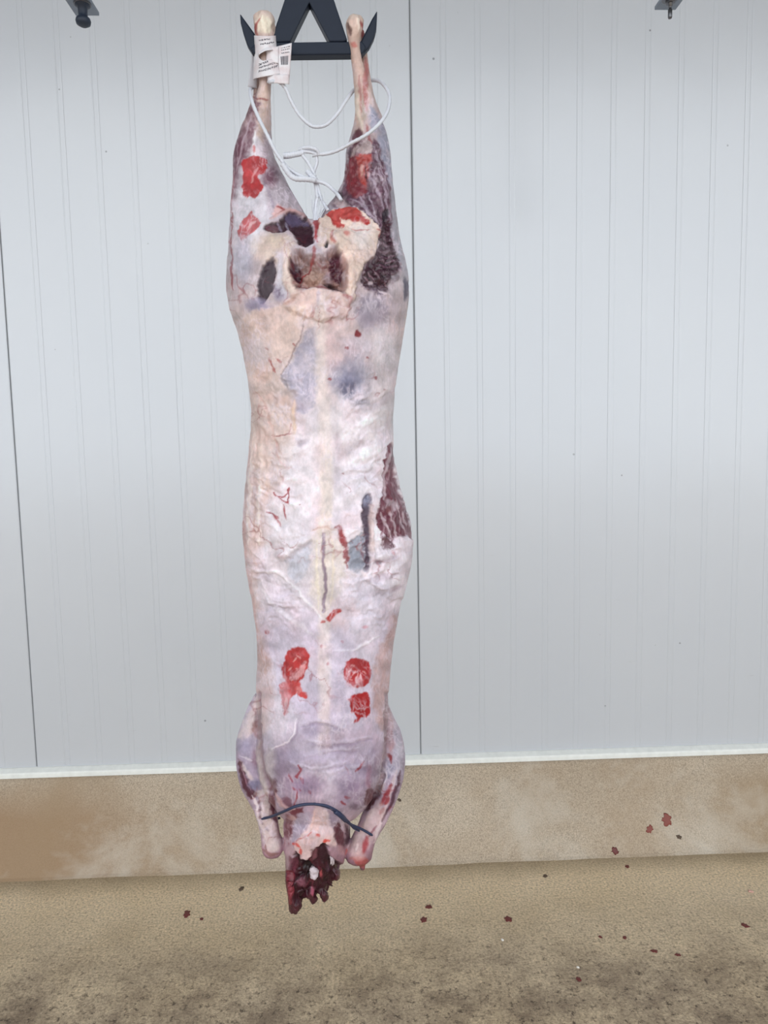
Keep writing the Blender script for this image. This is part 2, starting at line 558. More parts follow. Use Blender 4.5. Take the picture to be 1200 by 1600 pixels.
av, af = [], []
for L in LOFTS:
    v_, f_ = loft_geo(L)
    off = len(av)
    av += v_
    af += [tuple(i + off for i in f) for f in f_]
me = bpy.data.meshes.new('body_source')
me.from_pydata([tuple(map(float, p)) for p in av], [], af)
bm = bmesh.new(); bm.from_mesh(me)
bmesh.ops.recalc_face_normals(bm, faces=bm.faces)
bm.to_mesh(me); bm.free()
src = bpy.data.objects.new('body_source', me)
COL.objects.link(src)
md = src.modifiers.new('r', 'REMESH'); md.mode = 'VOXEL'; md.voxel_size = VOX; md.adaptivity = 0
md = src.modifiers.new('s', 'SMOOTH'); md.factor = 0.5; md.iterations = 15
dg = bpy.context.evaluated_depsgraph_get()
body_me = bpy.data.meshes.new_from_object(src.evaluated_get(dg))
bpy.data.objects.remove(src)
body_me.name = 'body'
N = len(body_me.vertices)
co = np.empty(N * 3); body_me.vertices.foreach_get('co', co); co = co.reshape(-1, 3)
no = np.empty(N * 3); body_me.vertices.foreach_get('normal', no); no = no.reshape(-1, 3)
U, V = pix(co)
U0, V0 = U.copy(), V.copy()
U = U0 + 3.2 * fbm(U0 / 22, V0 / 22, None, 2, 91) + 1.6 * fbm(U0 / 6, V0 / 6, None, 2, 93)
V = V0 + 3.2 * fbm(U0 / 22, V0 / 22, None, 2, 95) + 1.6 * fbm(U0 / 6, V0 / 6, None, 2, 97)
front = np.clip((-no[:, 1] + 0.35) / 0.5, 0, 1)      # 1 on the side that shows the back of the carcass

# painted skin: base tones down the body
bv = [0, 60, 140, 220, 330, 430, 500, 600, 660, 760, 900, 980, 1060, 1130, 1180, 1240, 1290, 1335, 1372]
bc = [(212, 196, 184), (205, 182, 174), (206, 184, 176), (190, 176, 180), (192, 182, 190), (198, 184, 188), (212, 194, 192), (212, 200, 204), (224, 214, 218), (227, 217, 222),
      (222, 211, 216), (212, 200, 210), (208, 198, 210), (198, 186, 200), (176, 162, 178), (174, 156, 172), (190, 166, 176), (176, 140, 150), (96, 48, 58)]
bl = lin(bc)
C = np.stack([np.interp(V, bv, bl[:, k]) for k in range(3)], 1)
H = np.zeros(N)
wet = np.zeros(N)
n1 = fbm(co[:, 0] * 28, co[:, 1] * 28, co[:, 2] * 20, 4, 11)
n2 = fbm(co[:, 0] * 90, co[:, 1] * 90, co[:, 2] * 60, 3, 23)
nf = fbm(U / 3.0, V / 9.0, None, 3, 31)               # fibre along the body
ng = fbm(U / 5.0, V / 5.0, None, 3, 41)
n3 = fbm(co[:, 0] * 55 + 9, co[:, 1] * 55, co[:, 2] * 24, 4, 57)
C *= (1 + 0.13 * n1 + 0.10 * n2 + 0.06 * front * np.clip(nf, -1, 1))[:, None]
prime = np.clip(n3 * 1.8 - 0.1, 0, 1)[:, None] * 0.5
C = C * (1 - prime) + C * np.array([1.0, 0.88, 0.84]) * prime
lil = np.clip(n1 * 1.3 + 0.1, 0, 1)[:, None] * 0.5
C = C * (1 - lil) + C * np.array([0.86, 0.84, 0.97]) * lil
side = smooth(14, 50, np.abs(U - 506)) * smooth(560, 640, V) * (1 - smooth(960, 1010, V)) * smooth(0.25, 0.8, -no[:, 1])
wu, wv = U + 14 * fbm(U / 40, V / 40, None, 2, 61), V + 14 * fbm(U / 40, V / 40, None, 2, 63)
fold = 1 - np.abs(fbm((wu - 0.5 * (wv - 700) * np.sign(U - 506)) / 42, (wv + 0.45 * np.abs(wu - 506)) / 24, None, 3, 65)) * 2.6
H += 0.0026 * side * np.clip(fold, -0.4, 1)
C *= (1 + 0.07 * side * (np.clip(fold, -.4, 1) - 0.4))[:, None]
H += (1 - smooth(40, 80, V)) * 0.0022 * (n2 + 0.5 * n3)
H += 0.0016 * n1 + 0.0009 * n2 + 0.0009 * n3




def seg_dist(px, py, pts, closed):
    d = np.full(px.shape, 1e9); tt = np.zeros_like(px); inside = np.zeros(px.shape, bool)
    n = len(pts); m_ = n if closed else n - 1
    for i in range(m_):
        ax, ay = pts[i]; bx, by = pts[(i + 1) % n]
        dx, dy = bx - ax, by - ay
        q = np.clip(((px - ax) * dx + (py - ay) * dy) / (dx * dx + dy * dy + 1e-9), 0, 1)
        dd = np.hypot(px - ax - q * dx, py - ay - q * dy)
        upd = dd < d
        d = np.where(upd, dd, d); tt = np.where(upd, (i + q) / m_, tt)
        if closed:
            cr = ((ay > py) != (by > py)) & (px < (bx - ax) * (py - ay) / (by - ay + 1e-12) + ax)
            inside ^= cr
    return d, tt, inside


def region(pts, pad):
    a = np.array(pts, float)
    return np.where((U > a[:, 0].min() - pad) & (U < a[:, 0].max() + pad) & (V > a[:, 1].min() - pad) & (V < a[:, 1].max() + pad) & (front > 0))[0]


def apply(idx, a, color, h, jit, wt):
    a = np.clip(a, 0, 1) * front[idx]
    if color is not None:
        c = lin(color) * (1 + jit * (0.6 * ng[idx] + 0.6 * nf[idx]))[:, None]
        C[idx] = C[idx] * (1 - a[:, None]) + c * a[:, None]
    if h: H[idx] += a * h * 0.001
    if wt: wet[idx] = np.maximum(wet[idx], a * wt)


def poly(pts, color=None, soft=2.0, alpha=1.0, rag=2.0, h=0.0, jit=0.12, wt=0.0, rs=6.0, streak=0.0, hn=0.0):
    pad = soft * 2 + rag * 2 + 2
    idx = region(pts, pad)
    if not len(idx): return
    p = spline(np.vstack([pts, pts[:1]]), 4)[:-1] if len(pts) > 5 else pts
    d, _, ins = seg_dist(U[idx], V[idx], p, True)
    sd0 = np.where(ins, -d, d)
    sd = sd0 + 1.5 * rag * fbm(U[idx] / rs, V[idx] / rs, None, 3, int(abs(pts[0][0]) * 7 + abs(pts[0][1]))) + 0.9 * min(rag, 2.5) * ng[idx]
    a = alpha * (1 - smooth(-soft, soft, sd))
    if soft >= 3: a = a * (1 - 0.45 * np.clip(n2[idx] * 1.6 + 0.1, 0, 1)) 
    if hn: H[idx] += (1 - smooth(-4, 1, sd0)) * front[idx] * hn * 0.001 * (n2[idx] + n3[idx] + 0.6 * ng[idx])
    if streak:
        a = a * (1 - streak * smooth(0.05, 0.5, nf[idx]))
    apply(idx, a, color, h, jit, wt)


def line(pts, wd, color=None, alpha=1.0, soft=None, h=0.0, jit=0.1, wt=0.0, taper=True, rag=0.6, per=5):
    soft = soft if soft is not None else max(wd * 0.5, 0.8)
    idx = region(pts, wd + soft * 2 + 3)
    if not len(idx): return
    p = spline(pts, per) if len(pts) > 2 else pts
    d, tt, _ = seg_dist(U[idx], V[idx], p, False)
    ww = wd / 2 * (np.clip(4 * tt * (1 - tt) + 0.25, 0, 1) if taper else 1)
    d = d + rag * ng[idx]
    a = alpha * (1 - smooth(ww - soft / 2, ww + soft, d))
    apply(idx, a, color, h, jit, wt)


def blob(cx, cy, rx, ry, color=None, alpha=1.0, h=0.0, soft=0.6, rot=0.0, rag=0.15, jit=0.1, wt=0.0):
    rr = max(rx, ry) * (1 + soft)
    idx = region([(cx - rr, cy - rr), (cx + rr, cy + rr)], 2)
    if not len(idx): return
    du, dv = U[idx] - cx, V[idx] - cy
    c, s = math.cos(math.radians(rot)), math.sin(math.radians(rot))
    q = np.hypot((du * c + dv * s) / rx, (-du * s + dv * c) / ry) + rag * n1[idx] * 1.5 + rag * ng[idx] + rag * 1.6 * n2[idx]
    apply(idx, alpha * (1 - smooth(1 - soft, 1 + soft * 0.6, q)), color, h, jit, wt)


MEAT = (122, 66, 78); DARK = (72, 42, 54); STAMP = (196, 56, 54); CREAM = (222, 204, 194); PINK = (222, 196, 188)
WHITE = (230, 222, 228); BLUE = (160, 154, 176); LILAC = (172, 158, 178); RED = (160, 48, 50)

# --- flanks and long tone changes
poly([(396, 640), (420, 650), (425, 760), (415, 830), (400, 900), (412, 1000), (425, 1080), (420, 1130), (400, 1130), (398, 1000), (380, 860), (382, 760)], (216, 188, 182), 8, .75, 5, rs=20)
poly([(612, 960), (600, 1000), (585, 1040), (585, 1110), (600, 1150), (615, 1150), (620, 1050), (625, 970)], (204, 170, 168), 6, .85, 4, rs=14)
poly([(412, 1010), (428, 1060), (424, 1120), (404, 1150), (398, 1080), (402, 1010)], (208, 176, 170), 5, .7, 4, rs=14)
for k, (u0, u1) in enumerate([(393, 388), (399, 394), (407, 403), (414, 410)]):
    line([(u0, 625), (u0 - 2, 690), (u1 - 4, 780), (u1 - 4, 850)], 3 + k % 2, (238, 224, 218) if k % 2 else (206, 178, 172), .7, h=.8 if k % 2 else -.6)
line([(384, 790), (382, 850), (392, 930), (404, 1000)], 5, (214, 178, 174), .7)

# --- left hind leg
blob(412, 38, 16, 18, (226, 214, 196), .9, h=0, soft=.4)
line([(398, 50), (402, 35), (407, 28)], 3, (190, 110, 105), .8)
line([(418, 30), (420, 50)], 4, (238, 230, 214), .7)
poly([(405, 128), (423, 128), (423, 210), (408, 225), (398, 205)], (202, 178, 166), 3, .9, 2)
line([(398, 152), (420, 156)], 2.5, (150, 60, 60), .8)
poly([(399, 150), (407, 160), (400, 200), (388, 250), (372, 310), (364, 300), (364, 250), (378, 190)], (128, 82, 98), 3, .9, 3, streak=.5, wt=.5)
line([(395, 175), (383, 215), (370, 270)], 2.5, (190, 170, 180), .8)
poly([(399, 205), (412, 240), (418, 320), (420, 350), (400, 400), (362, 430), (360, 350), (375, 280)], (214, 209, 216), 6, .85, 5, rs=14)
line([(399, 207), (396, 230), (398, 245)], 3, (232, 228, 232), .8, h=.5)
line([(397, 228), (396, 240)], 3, STAMP, .7)
poly([(409, 215), (425, 205), (432, 250), (450, 290), (470, 320), (440, 325), (418, 310), (412, 260)], (172, 160, 168), 6, .85, 5, rs=14)
blob(421, 276, 13, 17, (116, 72, 92), .85, soft=.7)
line([(415, 285), (430, 330)], 4, (140, 126, 145), .5)
poly([(381, 252), (390, 247), (400, 246), (412, 250), (416, 258), (412, 268), (406, 272), (405, 281), (410, 290), (411, 298), (402, 307), (392, 307), (383, 305), (378, 290), (378, 270)], (188, 58, 60), 1.3, .95, 1.8, jit=.25, wt=.3)
line([(392, 285), (397, 270), (404, 262)], 3, (222, 170, 170), .6)
poly([(392, 331), (400, 338), (408, 347), (402, 356), (397, 362), (386, 370), (378, 376), (374, 368), (372, 355), (380, 342)], (196, 82, 84), 1.3, .85, 1.8, jit=.25)
line([(386, 360), (392, 350), (400, 345)], 3, (222, 190, 192), .7)
line([(364, 330), (360, 390), (361, 430), (364, 455)], 2.5, (160, 70, 76), .8)
line([(366, 270), (362, 330)], 3, (170, 110, 120), .6)
blob(380, 410, 18, 40, (172, 168, 184), .6)
poly([(433, 320), (446, 325), (462, 330), (448, 334), (430, 340), (424, 335)], (218, 176, 172), 3, .8, 2)
line([(433, 322), (445, 329), (436, 336)], 2.5, RED, .8)
line([(422, 342), (450, 332), (470, 334), (488, 350)], 4, (206, 170, 168), .8, h=1.5)
poly([(445, 336), (458, 333), (470, 337), (484, 347), (489, 365), (488, 378), (480, 385), (470, 382), (459, 370), (452, 358), (440, 363), (425, 365), (415, 357), (420, 350), (434, 347)], DARK, 1.8, 1, 1.8, h=-3, jit=.3, wt=1)
poly([(446, 338), (460, 334), (474, 341), (482, 350), (466, 350), (452, 350)], (106, 96, 124), 2.5, .9, 2, wt=.8)
poly([(416, 353), (428, 350), (434, 356), (430, 364), (420, 364)], (112, 62, 76), 1.5, .9, 1.5, wt=.6)
line([(433, 346), (437, 360)], 3, (150, 140, 160), .7)
line([(447, 346), (449, 358)], 3, (150, 145, 165), .6)
blob(423, 390, 28, 26, (216, 196, 184), .8, h=2)
blob(440, 378, 20, 12, (222, 204, 188), .8, h=1)
poly([(428, 405), (431, 420), (428, 445), (420, 460), (408, 474), (400, 467), (402, 446), (409, 420), (418, 408)], (70, 44, 58), 1.8, 1, 1.6, h=-2.5, jit=.25, wt=1)
blob(402, 478, 24, 13, (160, 152, 178), .8)
blob(438, 456, 12, 16, (168, 162, 184), .75)
poly([(430, 450), (440, 448), (443, 460), (432, 466)], (120, 98, 124), 2.5, .7, 3)
poly([(433, 395), (446, 400), (450, 430), (448, 460), (436, 450), (432, 425)], (206, 200, 208), 4, .8, 3, h=1)
line([(446, 385), (450, 410), (450, 440), (461, 456)], 12, (222, 202, 192), .9, soft=5, h=2.5, taper=False, rag=1.5)

# --- pelvic hollow
poly([(460, 388), (475, 396), (490, 402), (506, 396), (522, 386), (534, 400), (538, 430), (536, 454), (520, 450), (490, 447), (466, 453), (458, 442), (454, 412)], (160, 126, 120), 4, 1, 2, h=-12, jit=.45, wt=.5, hn=5)
blob(507, 376, 13, 14, (206, 184, 168), .85)
poly([(453, 402), (461, 402), (467, 420), (466, 434), (459, 438), (453, 425)], (88, 50, 62), 1.8, 1, 1.5, h=-3, wt=.9)
line([(463, 400), (472, 415), (470, 440)], 6, (150, 122, 118), .8)
poly([(514, 396), (522, 390), (531, 388), (536, 405), (535, 430), (528, 438), (519, 425), (514, 412)], (104, 58, 72), 2.2, 1, 2, h=-2, jit=.2, wt=.9, streak=.3)
blob(493, 432, 18, 16, (188, 156, 142), .8, h=4)
blob(512, 430, 8, 14, (168, 150, 160), .7)
line([(487, 402), (482, 420), (470, 428), (463, 440)], 3, RED, .8)
line([(492, 384), (492, 400), (485, 410)], 4, (165, 62, 64), .7)
line([(496, 404), (500, 412), (508, 408)], 3, (150, 90, 90), .7)
blob(511, 381, 3.4, 5.5, (30, 24, 30), 1, h=-5, soft=.3, rag=.05)
line([(505, 370), (520, 374), (532, 384)], 4, (160, 140, 130), .6)
poly([(466, 441), (470, 450), (462, 454), (460, 446)], (100, 70, 74), 2, .8, 1)
line([(508, 444), (522, 450), (536, 458)], 7, (78, 48, 54), .9, h=-4)

# --- fat pad at the right of the tail
poly([(497, 352), (512, 336), (533, 325), (555, 327), (575, 340), (588, 354), (593, 366), (587, 380), (589, 392), (582, 402), (570, 412), (562, 428), (556, 452), (548, 478), (540, 470), (539, 440), (541, 420), (534, 398), (524, 384), (508, 372), (498, 366)], (220, 199, 188), 2.2, 1, 1.8, h=5, jit=.06, hn=2.5)
blob(562, 372, 20, 18, (208, 202, 204), .6)
line([(540, 388), (546, 415), (545, 460)], 9, (228, 204, 192), .8, h=2)
line([(536, 395), (541, 430), (538, 455)], 4, (192, 150, 142), .6, h=-1)
poly([(513, 336), (524, 329), (545, 325), (557, 329), (562, 340), (573, 346), (571, 353), (552, 347), (535, 345), (541, 355), (536, 360), (524, 357), (517, 348)], (184, 58, 56), 1.6, .92, 2.2, jit=.3)
line([(545, 344), (560, 348), (573, 351)], 6, (184, 48, 46), .9)
poly([(492, 342), (501, 341), (497, 362), (495, 378), (490, 372)], (172, 52, 56), 1.6, .9, 1.5)
line([(520, 362), (517, 372), (525, 382)], 3, (186, 90, 84), .7)
line([(550, 362), (565, 365), (577, 362)], 1.6, (180, 80, 80), .6)
blob(540, 371, 5, 4, (186, 92, 88), .7)
line([(586, 360), (592, 366), (589, 374)], 3, (176, 66, 66), .8)

# --- right hind leg: bare muscle
poly([(543, 240), (556, 226), (572, 214), (584, 214), (600, 240), (611, 300), (618, 360), (628, 410), (622, 440), (600, 458), (584, 458), (563, 444), (570, 414), (589, 394), (593, 366), (576, 339), (556, 325), (535, 322), (520, 318), (538, 285)], (112, 80, 96), 2.5, 1, 2.5, jit=.5, wt=.9, streak=.2, hn=2.5)
for a, b, c_, dd in [((560, 300), (575, 330), (590, 350), 3), ((570, 260), (590, 300), (604, 340), 2.5), ((585, 230), (598, 270), (606, 310), 2.5), ((548, 310), (565, 320), (580, 338), 3), ((575, 300), (583, 325), (588, 345), 2), ((590, 250), (600, 300), (612, 350), 2.5)]:
    line([a, b, c_], dd, (176, 160, 174), .75, rag=1.5)
poly([(545, 246), (556, 240), (578, 241), (577, 270), (573, 300), (560, 306), (548, 304), (540, 285)], (142, 62, 68), 3, .9, 2.5, jit=.2, wt=.6)
poly([(558, 240), (579, 240), (577, 262), (572, 290), (566, 292), (561, 275)], (186, 84, 76), 2.2, .8, 2.5, jit=.3)
line([(565, 258), (566, 275)], 4, (206, 160, 150), .8)
line([(570, 255), (573, 285)], 2, (90, 44, 54), .9, h=-1)
poly([(520, 318), (530, 300), (537, 305), (545, 322), (530, 325)], (196, 178, 180), 2.5, .8, 3)
line([(530, 300), (536, 308)], 4, (80, 62, 76), .8)
line([(540, 312), (546, 318)], 3, (90, 70, 84), .7)
poly([(592, 362), (598, 345), (606, 340), (616, 365), (625, 405), (617, 440), (602, 457), (582, 452), (563, 440), (574, 416), (590, 396)], (78, 46, 58), 2.5, .95, 2.5, h=-2, jit=.4, wt=1, hn=1.2)
for vv_, q in [(362, .7), (371, .8), (380, .6), (391, .8), (398, .7), (405, .95), (413, .8), (424, .5), (436, .5)]:
    line([(592, vv_), (605, vv_ + 3), (622, vv_ + 1)], 2.2, (136, 100, 118), q * .65, rag=2.6, h=.8, wt=1)
    line([(592, vv_ + 4), (606, vv_ + 7), (622, vv_ + 5)], 2.6, (58, 32, 44), q * .8, rag=2.4, h=-1)
line([(606, 328), (600, 346)], 6, (54, 38, 52), .9, h=-2)
for a, b in [((575, 425), (584, 440)), ((568, 432), (578, 445)), ((585, 420), (592, 436)), ((602, 440), (610, 450))]:
    line([a, b], 2, (160, 130, 140), .7, rag=1.4)
blob(577, 442, 4, 3, (206, 190, 196), .8)
poly([(580, 165), (592, 185), (604, 206), (612, 260), (616, 310), (606, 280), (596, 235), (586, 205), (578, 190)], (164, 164, 182), 3, .95, 2, wt=.4)
poly([(610, 285), (616, 300), (624, 360), (634, 410), (640, 450), (630, 440), (621, 395), (614, 350)], (172, 168, 178), 2.5, .95, 1.5)
poly([(612, 440), (628, 420), (640, 450), (636, 490), (625, 520), (612, 500), (604, 470)], (190, 180, 186), 5, .8, 4)
line([(634, 436), (636, 452), (633, 468)], 7, (96, 88, 108), .9, h=-1)
line([(628, 480), (624, 500), (622, 540)], 3, (186, 170, 170), .6)
blob(582, 488, 32, 34, (158, 148, 166), .85)
line([(590, 450), (604, 460), (612, 470)], 3, (212, 200, 206), .7, h=1)
# shank
poly([(543, 45), (560, 45), (563, 80), (566, 110), (572, 160), (566, 210), (556, 205), (555, 150), (549, 90)], (206, 178, 166), 3, .85, 2)
blob(555, 38, 13, 12, (220, 194, 182), .8)
line([(548, 66), (558, 70)], 5, (190, 96, 88), .7)
line([(562, 32), (570, 42), (566, 60)], 3, (160, 90, 90), .6)
line([(570, 90), (571, 120), (573, 150), (574, 175)], 6, (184, 104, 104), .75)
line([(562, 120), (565, 150), (566, 175)], 3, (178, 110, 106), .7)
line([(559, 140), (560, 175), (568, 205)], 5, (212, 200, 188), .8, h=1)
line([(568, 150), (570, 190)], 5, (170, 160, 150), .6, h=-1)
poly([(556, 203), (562, 202), (568, 214), (561, 232), (552, 234), (550, 222)], (106, 58, 70), 2, .95, 1.5, wt=.5)
poly([(553, 232), (575, 215), (584, 214), (580, 236), (560, 240), (545, 246)], (196, 178, 178), 2.5, .85, 2)
line([(575, 195), (578, 215), (582, 225)], 3, (164, 84, 88), .7)

# --- cut fat edge above the loin
poly([(442, 478), (452, 466), (462, 457), (480, 454), (497, 450), (515, 455), (530, 456), (545, 466), (548, 478), (540, 494), (500, 500), (465, 492)], (221, 194, 188), 4, 1, 2, h=3.2, jit=.06, hn=2)
line([(442, 478), (452, 473), (464, 467)], 5, (190, 150, 138), .6, h=-2)
line([(497, 455), (497, 475)], 6, (186, 172, 186), .7)
line([(535, 462), (545, 470), (546, 480)], 4, (190, 110, 110), .7)
line([(470, 450), (490, 447), (515, 452)], 4, (150, 84, 88), .8, h=-2)
blob(520, 485, 30, 12, (218, 192, 188), .5, h=1)

# --- loin
poly([(478, 478), (477, 505), (470, 525), (462, 545), (448, 570), (440, 588), (450, 608), (462, 624), (463, 650), (461, 685), (448, 740), (410, 760), (380, 650), (376, 560), (378, 500), (420, 480)], (219, 196, 188), 3.2, .8, 2, h=1.6, jit=.08)
line([(477, 500), (470, 525), (460, 548), (440, 588)], 2, (168, 146, 146), .8, h=-.8)
line([(440, 588), (452, 610)], 2.5, (160, 148, 152), .8, h=-.8)
poly([(476, 520), (495, 510), (498, 560), (494, 620), (480, 645), (463, 635), (455, 612), (443, 590), (462, 552)], (174, 168, 186), 4, .85, 3, h=-.5)
line([(462, 626), (460, 645), (461, 680)], 4, (226, 200, 182), .9, h=1.4)
line([(427, 680), (445, 679), (458, 678)], 1.8, (168, 84, 84), .8)
line([(455, 660), (452, 680)], 1.2, (176, 110, 106), .6)
blob(455, 615, 14, 9, (176, 160, 158), .7, h=-1)
blob(440, 625, 30, 10, (206, 176, 168), .5, h=1.2, rot=12)
line([(400, 612), (420, 640), (432, 690), (455, 730)], 3, (206, 172, 164), .6, h=-.6)
line([(432, 690), (440, 720), (462, 735)], 2.5, (212, 160, 156), .5)
for q in [((424, 575), (430, 582)), ((458, 535), (462, 540)), ((414, 543), (418, 547)), ((432, 560), (440, 566)), ((420, 560), (428, 578))]:
    line(list(q), 2.5, (176, 88, 84), .7)
blob(402, 545, 18, 22, (206, 196, 202), .6)
blob(410, 585, 14, 12, (210, 178, 166), .6)
line([(452, 490), (478, 480)], 6, (228, 204, 190), .5)
line([(505, 470), (500, 520), (502, 570), (506, 640), (508, 720), (508, 800), (508, 840), (507, 960), (506, 1060), (506, 1170)], 15, (226, 211, 206), .6, soft=7, taper=False, h=1.6)
poly([(500, 700), (518, 700), (520, 830), (498, 830)], (228, 214, 206), 5, .6, 2)
poly([(512, 480), (548, 490), (560, 530), (545, 560), (515, 580), (510, 530)], (212, 186, 188), 8, .7, 6, rs=18)
blob(560, 545, 30, 26, (188, 180, 194), .55)
blob(548, 590, 30, 30, (148, 148, 172), .85, soft=.9)
blob(541, 606, 15, 19, (104, 104, 132), .85, soft=.9)
blob(562, 630, 16, 9, (138, 134, 146), .75, h=-1.4)
blob(600, 545, 22, 40, (206, 200, 206), .7, h=1)
blob(530, 655, 14, 12, (216, 206, 212), .5)
blob(558, 521, 4.6, 5.5, (140, 30, 42), .95, soft=.3, rag=.25)
for q in [(541, 544, 3), (516, 591, 3), (572, 559, 3), (587, 589, 3), (535, 740, 2.5), (467, 790, 2)]:
    blob(q[0], q[1], q[2], q[2] * .8, (158, 60, 66), .75, soft=.4)
# belly wrinkles on the right flank
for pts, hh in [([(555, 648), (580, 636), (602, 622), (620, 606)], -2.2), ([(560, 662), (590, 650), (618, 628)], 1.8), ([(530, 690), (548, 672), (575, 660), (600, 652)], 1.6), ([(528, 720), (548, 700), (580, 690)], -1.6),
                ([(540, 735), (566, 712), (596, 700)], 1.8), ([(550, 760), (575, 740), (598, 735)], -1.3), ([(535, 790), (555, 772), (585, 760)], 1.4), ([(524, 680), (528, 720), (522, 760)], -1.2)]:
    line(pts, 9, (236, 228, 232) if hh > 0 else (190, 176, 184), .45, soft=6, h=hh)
blob(470, 720, 30, 40, (234, 227, 233), .6, h=1)
blob(560, 745, 30, 26, (232, 226, 232), .6, h=1)
blob(472, 692, 10, 7, (178, 168, 180), .7, h=-1)
# left ribs fat folds
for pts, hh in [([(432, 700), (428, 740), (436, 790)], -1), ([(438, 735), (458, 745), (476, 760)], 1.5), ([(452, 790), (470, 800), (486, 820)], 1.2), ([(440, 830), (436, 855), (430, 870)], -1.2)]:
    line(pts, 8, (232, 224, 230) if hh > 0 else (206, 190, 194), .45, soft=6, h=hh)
for pts in [[(449, 764), (451, 772), (449, 785), (446, 787)], [(430, 775), (440, 777), (449, 771)], [(434, 778), (444, 784), (451, 788)], [(443, 790), (445, 805), (447, 813)], [(419, 801), (428, 805), (432, 814)], [(432, 815), (438, 824)], [(425, 768), (430, 776)]]:
    line(pts, 2, (164, 48, 54), .85, rag=.4)
blob(451, 766, 3, 4, (168, 44, 52), .8, soft=.4)
blob(432, 811, 2.5, 4, (168, 44, 52), .7, soft=.4)
blob(455, 838, 30, 26, (233, 226, 232), .6, h=2.2, soft=.9)
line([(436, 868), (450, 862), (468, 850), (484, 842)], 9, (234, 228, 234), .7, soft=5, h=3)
line([(446, 878), (458, 868), (474, 856), (488, 848)], 7, (186, 180, 190), .7, soft=4, h=-2.4)  # groove below the fat bump, with the bump's shadow painted in
poly([(448, 880), (470, 862), (482, 856), (480, 890), (466, 912), (452, 900)], (198, 198, 210), 4, .75, 3, h=-1)
line([(402, 890), (420, 893), (432, 892), (448, 906)], 4, (232, 222, 226), .8, h=1.8)
line([(408, 900), (425, 908), (440, 916)], 4, (196, 178, 184), .5, h=-1)
line([(448, 906), (468, 928), (490, 950), (502, 966)], 3, (236, 230, 234), .8, h=.8)
line([(444, 912), (464, 934), (488, 957)], 3, (200, 190, 196), .6, h=-.6)
line([(410, 920), (430, 945), (460, 970), (490, 990)], 5, (230, 222, 228), .5, h=.7)
# spine lower down, with the split
poly([(486, 838), (508, 826), (534, 838), (538, 880), (532, 930), (520, 955), (496, 955), (484, 920), (490, 880)], (216, 203, 194), 6, .7, 4, rs=14)
line([(488, 830), (508, 824), (528, 830)], 3, (206, 178, 168), .6, h=-.8)
line([(508, 836), (507, 870), (507, 905), (507, 955)], 4, (152, 130, 146), .9, soft=2, h=-1.5, taper=False, rag=1)
line([(496, 845), (495, 900), (498, 950)], 3, (230, 218, 200), .6, h=.6)
line([(520, 845), (521, 900), (517, 950)], 3, (228, 214, 196), .6, h=.6)
# open muscle on the right ribs
poly([(611, 690), (616, 705), (620, 745), (632, 785), (643, 822), (646, 842), (634, 842), (625, 838), (615, 845), (604, 838), (594, 832), (589, 810), (590, 785), (598, 768), (600, 735), (604, 705)], (132, 76, 90), 2, 1, 2.2, h=-2, jit=.25, wt=.7, streak=.25)
line([(612, 700), (604, 740), (600, 780)], 4, (214, 200, 206), .6, h=1)
poly([(601, 778), (614, 782), (625, 795), (612, 800), (602, 792)], (196, 176, 184), 2.5, .8, 3)
for pts in [[(606, 790), (612, 812), (622, 838)], [(596, 800), (604, 822), (616, 842)], [(620, 790), (628, 812), (634, 836)], [(630, 800), (638, 825)]]:
    line(pts, 2.5, (206, 186, 192), .75, rag=1.5, h=.6)
blob(608, 795, 6, 6, (136, 54, 62), .8)
poly([(593, 838), (606, 836), (612, 848), (612, 860), (600, 856)], (104, 54, 66), 2, .9, 3, wt=.7)
poly([(566, 778), (580, 776), (579, 830), (577, 885), (573, 893), (568, 885), (566, 840)], (78, 54, 78), 2.2, .95, 1.8, h=-3, wt=.8)
blob(573, 782, 8, 12, (138, 140, 166), .8)
poly([(544, 850), (556, 838), (567, 830), (568, 893), (556, 894), (545, 888)], (146, 150, 164), 3, .9, 3, h=-2, jit=.2, wt=.4)
poly([(526, 824), (534, 822), (542, 845), (545, 872), (543, 890), (538, 872), (534, 850)], (160, 70, 74), 2, .85, 2.5, jit=.3)
blob(536, 840, 4, 12, (168, 54, 58), .6)
line([(580, 790), (580, 850), (582, 880)], 6, (218, 196, 194), .7, h=1.5)
# white fat shelf under it
poly([(578, 868), (596, 858), (612, 862), (622, 842), (640, 840), (647, 850), (642, 900), (630, 935), (600, 930), (575, 905)], (226, 214, 222), 3, .85, 3, h=2.6, jit=.05)
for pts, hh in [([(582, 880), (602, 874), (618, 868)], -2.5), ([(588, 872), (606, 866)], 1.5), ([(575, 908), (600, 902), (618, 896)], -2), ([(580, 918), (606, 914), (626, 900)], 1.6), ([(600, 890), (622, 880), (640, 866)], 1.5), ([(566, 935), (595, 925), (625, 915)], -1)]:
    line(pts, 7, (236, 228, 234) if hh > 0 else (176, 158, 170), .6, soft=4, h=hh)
blob(590, 880, 5, 4, (110, 90, 100), .6, h=-1)
blob(612, 862, 4, 4, (176, 70, 74), .6)
poly([(540, 905), (580, 900), (615, 930), (600, 970), (560, 990), (535, 960)], (206, 198, 210), 8, .7, 6, rs=18)
poly([(520, 935), (545, 930), (560, 955), (540, 985), (520, 980)], (216, 190, 192), 8, .5, 5)
line([(514, 966), (521, 960), (530, 954)], 7.5, (190, 58, 52), .95, soft=1.6, taper=False, rag=1)
line([(502, 972), (507, 970)], 3, (196, 72, 66), .8)
blob(420, 987, 4, 4, (178, 84, 86), .8, soft=.4)
blob(570, 980, 5, 3, (196, 110, 120), .5)
line([(520, 1016), (545, 1016), (570, 1008), (590, 995)], 3, (236, 232, 238), .6, h=.8)
